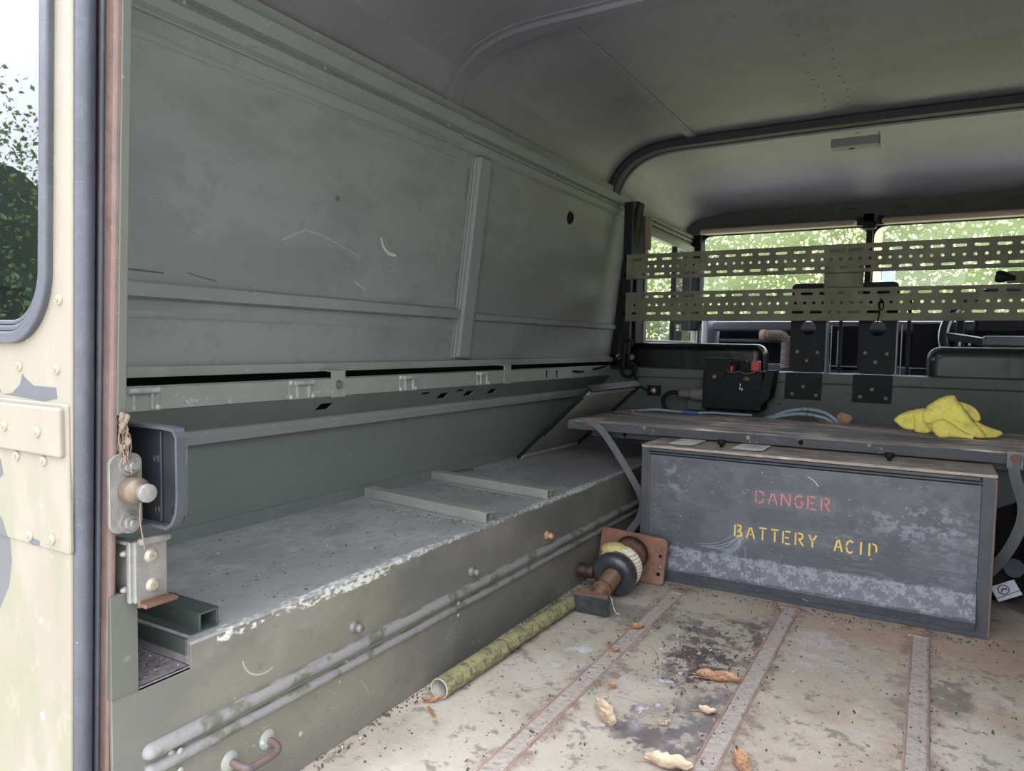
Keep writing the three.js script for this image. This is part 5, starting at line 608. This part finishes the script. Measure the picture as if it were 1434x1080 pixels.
  for (const [a, b] of [[-0.895, -0.225], [-0.219, 0.45]]) { const g = new THREE.PlaneGeometry(b - a, 0.4); g.translate((a + b) / 2, 0.83, -3.19); part(s, 'pane', g, M.glass); }
  for (const [a, b, lab] of [[-0.85, -0.265, 'beige folded sun visor on the side of the black seat back'], [-0.175, 0.40, 'beige folded sun visor above the steering wheel']]) { const t = thing('sun_visor', lab, 'sun visor', [(a + b) / 2, 1.02, -3.1], 'sun visors'); part(t, 'pad', (() => { const g = new RoundedBoxGeometry(b - a, 0.022, 0.12, 4, 0.010); g.rotateX(0.12); g.translate((a + b) / 2, 1.012, -3.06); return g; })(), M.visor); part(t, 'bracket', bx(a > -0.3 ? a - 0.022 : b, a > -0.3 ? a : b + 0.02, 1.005, 1.04, -3.09, -3.12, 0.003), M.dashDark); }
  // cab doors
  for (const k of [0, 1]) { const mx = (x) => (k ? 2 * CX - x : x), B = (x0, x1, y0, y1, z0, z1, r) => bx(Math.min(mx(x0), mx(x1)), Math.max(mx(x0), mx(x1)), y0, y1, z0, z1, r); const dd = structure(k ? 'door_3' : 'door_2');
    const lean2 = (g) => { const p = g.attributes.position; for (let i = 0; i < p.count; i++) p.setX(i, p.getX(i) + (k ? -1 : 1) * 0.05 * Math.max(0, p.getY(i) - 0.56)); g.computeVertexNormals(); return g; };
    part(dd, 'door_panel', B(-1.0, -0.965, -0.3, 0.545, -2.46, -3.36, 0.01), M.blackPlain);
    const frame = std({ color: 0x6b6f69, roughness: 0.5 }); for (const q of [[0.525, 0.965, -2.53, -2.56], [0.525, 0.965, -3.205, -3.235], [0.935, 0.965, -2.56, -3.21], [0.525, 0.553, -2.56, -3.21]]) part(dd, 'window_frame', B(-0.935, -0.91, ...q, 0.004), frame);
    part(dd, 'slider_post', B(-0.932, -0.915, 0.55, 0.94, -2.895, -2.92, 0.003), M.dark); part(dd, 'pillar', B(-1.03, -0.915, 0.4, 1.0, -2.455, -2.53, 0.006), M.blackPlain); part(dd, 'pillar', B(-1.03, -0.905, 0.4, 1.0, -3.235, -3.3, 0.006), M.dark);
    for (let i = 0; i < 3; i++) part(dd, 'gutter', B(-0.96, -0.925 + 0.004 * i, 0.966 + i * 0.017, 0.98 + i * 0.017, -2.45, -3.22, 0.003), std({ color: 0x6d6b64, roughness: 0.55 }));
    const g = new THREE.PlaneGeometry(0.66, 0.39); g.rotateY(Math.PI / 2); g.translate(mx(-0.925), 0.745, -2.88); part(dd, 'pane', g, M.glass); }
  single('pillar_trim', bx(-0.895, -0.872, 0.87, 0.985, -2.47, -2.48, 0.003), M.visor, 'pale beige strip on the cab pillar beyond the rail post', 'trim strip');
}
// small black reel with a white label behind the box end
{
  const t = thing('black_reel', 'black round reel with a white label and emblem beyond the battery box end', 'reel', [0.155, 0, -1.82]);
  part(t, 'drum', lathe([[0, 0], [0.034, 0], [0.036, 0.003], [0.036, 0.02], [0.033, 0.022], [0.033, 0.03], [0.034, 0.032], [0.034, 0.042], [0, 0.043]], [0.148, 0.036, -1.84], [0.15, 0.3, 1], 32), M.blackPlain);
  part(t, 'cap_disc', lathe([[0, 0.008], [0.018, 0.008], [0.02, 0.005], [0.02, 0], [0, 0]], [0.168, 0.082, -1.80], [0.3, 0.2, 1], 24), std({ color: 0x55585e, roughness: 0.5 }));
  const map = canvasTex(256, 192, () => [206, 210, 216], (ctx, w, h) => { ctx.strokeStyle = 'rgb(60,64,74)'; ctx.lineWidth = 12; ctx.beginPath(); ctx.arc(w * 0.42, h * 0.4, 54, 0, 7); ctx.stroke(); ctx.beginPath(); ctx.moveTo(w * 0.3, h * 0.55); ctx.quadraticCurveTo(w * 0.42, h * 0.1, w * 0.55, h * 0.5); ctx.moveTo(w * 0.3, h * 0.42); ctx.lineTo(w * 0.58, h * 0.36); ctx.stroke(); ctx.lineWidth = 9; ctx.beginPath(); ctx.moveTo(0, h * 0.78); ctx.lineTo(w, h * 0.72); ctx.stroke(); });
  const g = new THREE.BoxGeometry(0.046, 0.032, 0.0015); g.rotateZ(0.5); g.rotateX(-0.28); g.translate(0.158, 0.034, -1.793); part(t, 'white_label', g, std({ map, roughness: 0.5 }), true);
}
{ const g = new THREE.BoxGeometry(0.32, 0.004, 0.22, 20, 1, 12); wobble(g, 0.004, 2); g.rotateY(0.5); g.translate(0.31, 0.004, -1.86); single('rubber_mat', g, std({ color: 0x6c675f, roughness: 0.8 }), 'worn grey mat edge on the floor beyond the battery box end', 'mat'); }
// ---------------------------------------------------------------- dry leaves, twigs and grit
{
  const r = rng(71);
  const leaf = (x, z, len, wid, ang, curl, mat, lab, seed) => { const nx = 18, nz = 8, g = new THREE.PlaneGeometry(1, 1, nx, nz); g.rotateX(-Math.PI / 2); const p = g.attributes.position; for (let i = 0; i < p.count; i++) { const u = p.getX(i) + 0.5, v = p.getZ(i) * 2, prof = Math.pow(Math.sin(Math.PI * Math.min(1, 0.06 + u * 0.92)), 0.6) * (0.75 + 0.5 * S(3, u * 1.3 + seed, v > 0 ? 0.2 : 0.7)); const a = v * prof * curl, rad = wid / 2 / Math.max(0.3, curl); p.setXYZ(i, (u - 0.5) * len, 0.002 + rad * (1 - Math.cos(a)) + 0.014 * len * 8 * Math.max(0, S(1, u * 2 + seed, v * 0.4) - 0.45) + 0.006 * (2 * u - 1) ** 2, rad * Math.sin(a) + 0.006 * (S(0, u * 2, seed) - 0.5)); } g.computeVertexNormals();
    const st = tube([[-len / 2 - 0.012, 0.0015, 0.002], [-len / 2, 0.004, 0], [0, 0.003, 0.001], [len / 2, 0.006, 0]], 0.0007, 20, 5); for (const q of [g, st]) { q.rotateY(ang); q.translate(x, 0.0005, z); } const b = g.clone(); b.translate(0, 0.0004, 0); const t = thing('dry_leaf', lab, 'leaf', [x, 0, z], 'dry leaves on the floor'); part(t, 'blade', [g, b], mat); part(t, 'stalk', st, M.leaf); };
  leaf(-0.268, -1.131, 0.068, 0.032, 0.25, 1.7, M.leaf, 'long curled brown leaf lying against the middle floor rib', 0.1);
  leaf(-0.377, -0.935, 0.078, 0.026, -0.95, 0.8, M.leafPale, 'flat pale torn leaf between the two nearest floor ribs', 0.4);
  leaf(-0.256, -1.02, 0.024, 0.02, 0.1, 1.5, M.leafPale, 'small pale curled leaf touching the middle floor rib', 0.7);
  leaf(-0.183, -0.91, 0.055, 0.026, -1.2, 1.2, M.leaf, 'brown leaf folded over the near end of the middle rib', 0.3);
  leaf(-0.262, -0.862, 0.06, 0.034, 0.2, 0.9, M.leafPale, 'pale tan leaf nearest the camera at the frame edge', 0.9);
  leaf(-0.452, -1.262, 0.03, 0.022, 0.6, 1.4, M.leaf, 'small brown leaf on the rib nearest the jack', 0.6);
  leaf(-0.402, -1.02, 0.014, 0.012, 1.4, 1.0, M.leaf, 'tiny orange-brown leaf scrap by the rib nearest the tube', 0.2);
  leaf(-0.448, -1.145, 0.016, 0.014, 0.4, 1.3, M.leaf, 'tiny dark leaf scrap on the rib nearest the tube', 0.8);
  leaf(-0.30, -0.955, 0.02, 0.006, 0.9, 0.6, M.leafPale, 'thin pale leaf sliver beside the middle floor rib', 0.5);
  leaf(-0.612, -0.838, 0.03, 0.016, 0.8, 1.5, M.leaf, 'crumbled reddish leaf under the mouth of the mossy tube', 0.35);
  { const t = thing('dry_leaf', 'reddish dry leaf caught behind the two hoses', 'leaf', [-0.215, 0.34, -2.13], 'dry leaves by the hoses'); const g = new THREE.SphereGeometry(0.02, 12, 8); g.scale(1, 0.8, 0.35); wobble(g, 0.012, 14); g.translate(-0.195, 0.345, -2.13); const g2 = new THREE.SphereGeometry(0.02, 12, 8); g2.scale(1.1, 0.4, 0.35); wobble(g2, 0.012, 17); g2.translate(-0.245, 0.338, -2.135); part(t, 'blade', [g, g2], M.leaf); }
  single('brass_clip', rod([-0.607, 0.002, -0.823], [-0.583, 0.002, -0.806], 0.0016, 8), std({ color: 0xa8683c, roughness: 0.6 }), 'short orange-brown twig on the floor below the mossy tube mouth', 'twig').name = numbered('twig');
  // grit and crumbs: nobody could count these
  const geo = new THREE.IcosahedronGeometry(0.0016, 0); geo.scale(1.3, 0.5, 0.9); const N = 2600, im = new THREE.InstancedMesh(geo, std({ color: 0xffffff, roughness: 0.95 }), N), mt = new THREE.Matrix4(), q = new THREE.Quaternion(), col = new THREE.Color();
  for (let i = 0; i < N; i++) { let x, z; const k = r(); if (k < 0.22) { x = -0.649 + 0.03 * r() * r(); z = -0.5 - r() * 1.05; } else if (k < 0.5) { const rx = [-0.449, -0.223, 0.007][(r() * 3) | 0]; x = rx + (r() - 0.5) * 0.06; z = -0.7 - r() * 0.85; } else if (k < 0.7) { x = -0.32 + (r() + r() - 1) * 0.09; z = -1.2 + (r() + r() - 1) * 0.17; } else if (k < 0.8) { x = -0.54 + r() * 0.68; z = -1.52 - r() * 0.035; } else { x = -0.6 + r() * 0.85; z = -0.6 - r() * 0.95; } const s = 0.35 + r() * r() * 1.5; q.setFromAxisAngle(V(r(), 1, r()).normalize(), r() * 6.28); mt.compose(V(x, 0.0006 * s, z), q, V(s * (0.7 + r()), s, s)); im.setMatrixAt(i, mt); const c = r(); col.setRGB(...(c < 0.6 ? [0.07, 0.055, 0.045] : c < 0.95 ? [0.2, 0.14, 0.1] : [0.5, 0.46, 0.42])); im.setColorAt(i, col); }
  im.name = 'floor_grit'; im.userData = { label: 'dark grit and leaf crumbs scattered over the load floor', category: 'grit', kind: 'stuff' }; im.castShadow = im.receiveShadow = true; scene.add(im);
  const N2 = 900, im2 = new THREE.InstancedMesh(geo, im.material, N2); for (let i = 0; i < N2; i++) { const k = r(); let x = -0.98 + r() * 0.32, z = -0.5 - r() * 1.2, y = 0.2155; if (k < 0.3) { x = -0.92 + r() * 0.26; z = -0.414 - r() * 0.052; y = 0.1905; } else if (k < 0.6) { z = (r() < 0.5 ? -1.05 : -1.29) + 0.02 * r(); x = -0.96 + r() * 0.3; } const s = 0.3 + r() * r() * 1.3; q.setFromAxisAngle(V(r(), 1, r()).normalize(), r() * 6.28); mt.compose(V(x, y, z), q, V(s, s, s)); im2.setMatrixAt(i, mt); const c = r(); col.setRGB(...(c < 0.65 ? [0.07, 0.06, 0.055] : [0.32, 0.29, 0.27])); im2.setColorAt(i, col); }
  im2.name = 'wheel_box_grit'; im2.userData = { label: 'fine dark grit scattered over the wheel box top', category: 'grit', kind: 'stuff' }; im2.castShadow = im2.receiveShadow = true; scene.add(im2);
}
// ---------------------------------------------------------------- outside
{
  const G = -0.75;
  const gr = structure('ground'); { const g = new THREE.PlaneGeometry(120, 120, 60, 60); g.rotateX(-Math.PI / 2); const p = g.attributes.position; for (let i = 0; i < p.count; i++) { const x = p.getX(i), z = p.getZ(i), d = Math.max(0, Math.hypot(x, z) - 6); p.setY(i, G + Math.min(1, d / 8) * 0.12 * (S(0, x / 40, z / 40) - 0.5) + 0.05 * Math.max(0, d - 8)); } g.computeVertexNormals(); part(gr, 'grass_field', g, std({ map: rep(canvasTex(512, 512, (u, v) => mix(mix([148, 158, 98], [176, 178, 122], S(3, u, v)), [190, 184, 150], sm(0.55, 0.8, S(0, u, v)))), 5), roughness: 1 })); const a = new THREE.PlaneGeometry(16, 20); a.rotateX(-Math.PI / 2); a.translate(-1, G + 0.03, 5); part(gr, 'gravel_yard', a, std({ map: rep(canvasTex(512, 512, (u, v) => mix([196, 190, 178], [168, 162, 152], S(4, u, v))), 1.2), roughness: 1 })); }
  const leafGeo = (() => { const g = new THREE.BufferGeometry(); g.setAttribute('position', new THREE.Float32BufferAttribute([0, 0, 0, 0.5, 0.12, 0.35, 1, 0, 0, 0, 0, 0, 1, 0, 0, 0.5, 0.12, -0.35], 3)); g.computeVertexNormals(); return g; })();
  const leafMats = [[0xbccb98], [0xa4b888], [0x5c7444]].map(([a]) => new THREE.MeshPhysicalMaterial({ color: a, roughness: 0.9, transmission: 0.35, thickness: 0, side: THREE.DoubleSide }));  // first two leaf tones paled in place of windscreen haze
  const core = [0x93a36a, 0x7c8f5e, 0x2c3a20].map((c) => std({ color: c, roughness: 1, bumpMap: bumpPits }));  // crowns paled for the same haze, except the dark one
  const bark = std({ color: 0x584c3e, roughness: 0.95 });
  const tree = (x, z, rad, h, kind, n, size, seed, label, name = 'tree', cat = 'tree') => { const r = rng(seed), t = thing(name, label, cat, [x, G, z]), cy = h < 5.5 ? h * 0.26 : h * 0.5, ry = h - cy; part(t, 'trunk', rod([x, G, z], [x, G + h * 0.6, z], 0.16, 10, 0.09), bark);
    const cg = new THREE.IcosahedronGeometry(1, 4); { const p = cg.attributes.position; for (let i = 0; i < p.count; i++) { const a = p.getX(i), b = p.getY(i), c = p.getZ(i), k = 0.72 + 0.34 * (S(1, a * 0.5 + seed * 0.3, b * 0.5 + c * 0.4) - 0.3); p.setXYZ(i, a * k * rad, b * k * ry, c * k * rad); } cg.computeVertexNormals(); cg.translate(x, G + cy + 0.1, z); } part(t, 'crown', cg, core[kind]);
    const im = new THREE.InstancedMesh(leafGeo, leafMats[kind], n), mt = new THREE.Matrix4(), q = new THREE.Quaternion(), e = new THREE.Euler(), c = new THREE.Color(); for (let i = 0; i < n; i++) { const a = r() * 6.283, y = r() * 2 - 1, s = Math.sqrt(1 - y * y), k = (0.78 + 0.34 * Math.pow(r(), 0.7)) * (0.8 + 0.4 * S(1, a / 6.283 + seed * 0.1, y * 0.5)); e.set(r() * 6.28, r() * 6.28, r() * 6.28); q.setFromEuler(e); const sc = size * (0.6 + r() * 0.9); mt.compose(V(Math.cos(a) * s * k * rad, cy + 0.1 + y * k * ry, Math.sin(a) * s * k * rad), q, V(sc, sc, sc)); im.setMatrixAt(i, mt); const l = 0.75 + r() * 0.5; c.setRGB(l * (0.85 + 0.3 * r()), l, l * (0.75 + 0.3 * r())); im.setColorAt(i, c); }
    im.name = numbered('foliage'); im.userData.kind = 'stuff'; im.castShadow = im.receiveShadow = true; t.add(im); };
  const FR = [[-8.6, -17, 3.2, 5.0, 1], [-4.6, -13.5, 2.7, 4.3, 0], [-1.9, -12.5, 2.4, 4.1, 0], [0.6, -12.2, 2.5, 4.1, 0], [3.4, -13, 2.7, 4.2, 0], [6.2, -14, 2.8, 4.3, 1], [-6.2, -11, 1.9, 3.6, 1], [-2.9, -17.5, 3.0, 5.0, 1], [2.2, -17.5, 3.2, 5.1, 1]];
  const FL = ['mid green tree beyond the cab side window, set back', 'bright bush seen through the windscreen by its edge', 'bright bush seen through the windscreen beyond the switch box', 'bright bush seen through the windscreen beyond the yellow pole', 'bright bush seen through the windscreen above the steering wheel', 'mid green bush at the frame edge beyond the windscreen', 'mid green bush seen through both side and front glass', 'broad tree behind the bright bushes beyond the switch box', 'broad tree behind the bright bushes beyond the steering wheel'];
  FR.forEach(([x, z, rad, h, k], i) => tree(x, z, rad, h, k, 20000, 0.05, 100 + i, FL[i], h < 4.5 ? 'bush' : 'tree', h < 4.5 ? 'bush' : 'tree'));
  [[-12, -24, 3.5, 6, 1], [-17, -28, 4, 6.5, 1], [-9.5, -31, 3.6, 6.6, 0]].forEach(([x, z, rad, h, k], i) => tree(x, z, rad, h, k, 6000, 0.13, 200 + i, ['far tree beyond the cab side window, darkest of three', 'far broad tree behind the other two beyond the side window', 'far pale green tree beyond the cab side window'][i]));
  [[-14, 5.5, 2.6, 4.7, 2], [-16.5, 9.5, 3.2, 5.2, 2], [-11.5, 1.2, 2.4, 4.3, 2]].forEach(([x, z, rad, h, k], i) => tree(x, z, rad, h, k, 9000, 0.09, 300 + i, ['dark tree mirrored in the rear window pane', 'second dark tree mirrored behind the first in the rear pane', 'dark low tree mirrored at the edge of the rear pane'][i]));
  const py = thing('yellow_pole', 'pale yellow upright pole outside beyond the windscreen centre post', 'pole', [-0.56, G, -9]); part(py, 'shaft', rod([-0.56, G, -9], [-0.56, 3.2, -9], 0.05, 16), std({ color: 0xb8ab6c, roughness: 0.6 })); part(py, 'foot', rod([-0.56, G, -9], [-0.56, G + 0.06, -9], 0.14, 16), bark);
  const bs = thing('blue_sign', 'small blue and white sign board beside the yellow pole', 'sign', [-0.45, 1.3, -9]); part(bs, 'board', move(plate(rr(-0.50, -0.37, 1.24, 1.40, 0.01), [], 0.01), 0, 0, -8.99), std({ map: canvasTex(128, 128, (u, v) => S(5, u, v) > 0.55 ? [210, 224, 240] : [96, 140, 204]), roughness: 0.5 })); part(bs, 'bracket', bx(-0.505, -0.43, 1.29, 1.32, -9.0, -9.02), bark);
  const sh = thing('brick_shed', 'small pinkish brown shed with pale roof beyond the side window', 'shed', [-6.2, G, -21]); part(sh, 'wall', bx(-6.5, -5.0, G, 2.2, -21, -23.5, 0.02), std({ color: 0xb08d78, roughness: 0.9 })); part(sh, 'roof', bx(-6.7, -4.8, 2.2, 2.35, -20.8, -23.7, 0.03), std({ color: 0xa6a29a, roughness: 0.8 })); part(sh, 'door', bx(-6.1, -5.4, G, 1.3, -20.96, -21.0, 0.01), std({ color: 0x6b5a4c, roughness: 0.8 }));
}
renderer.render(scene, camera);
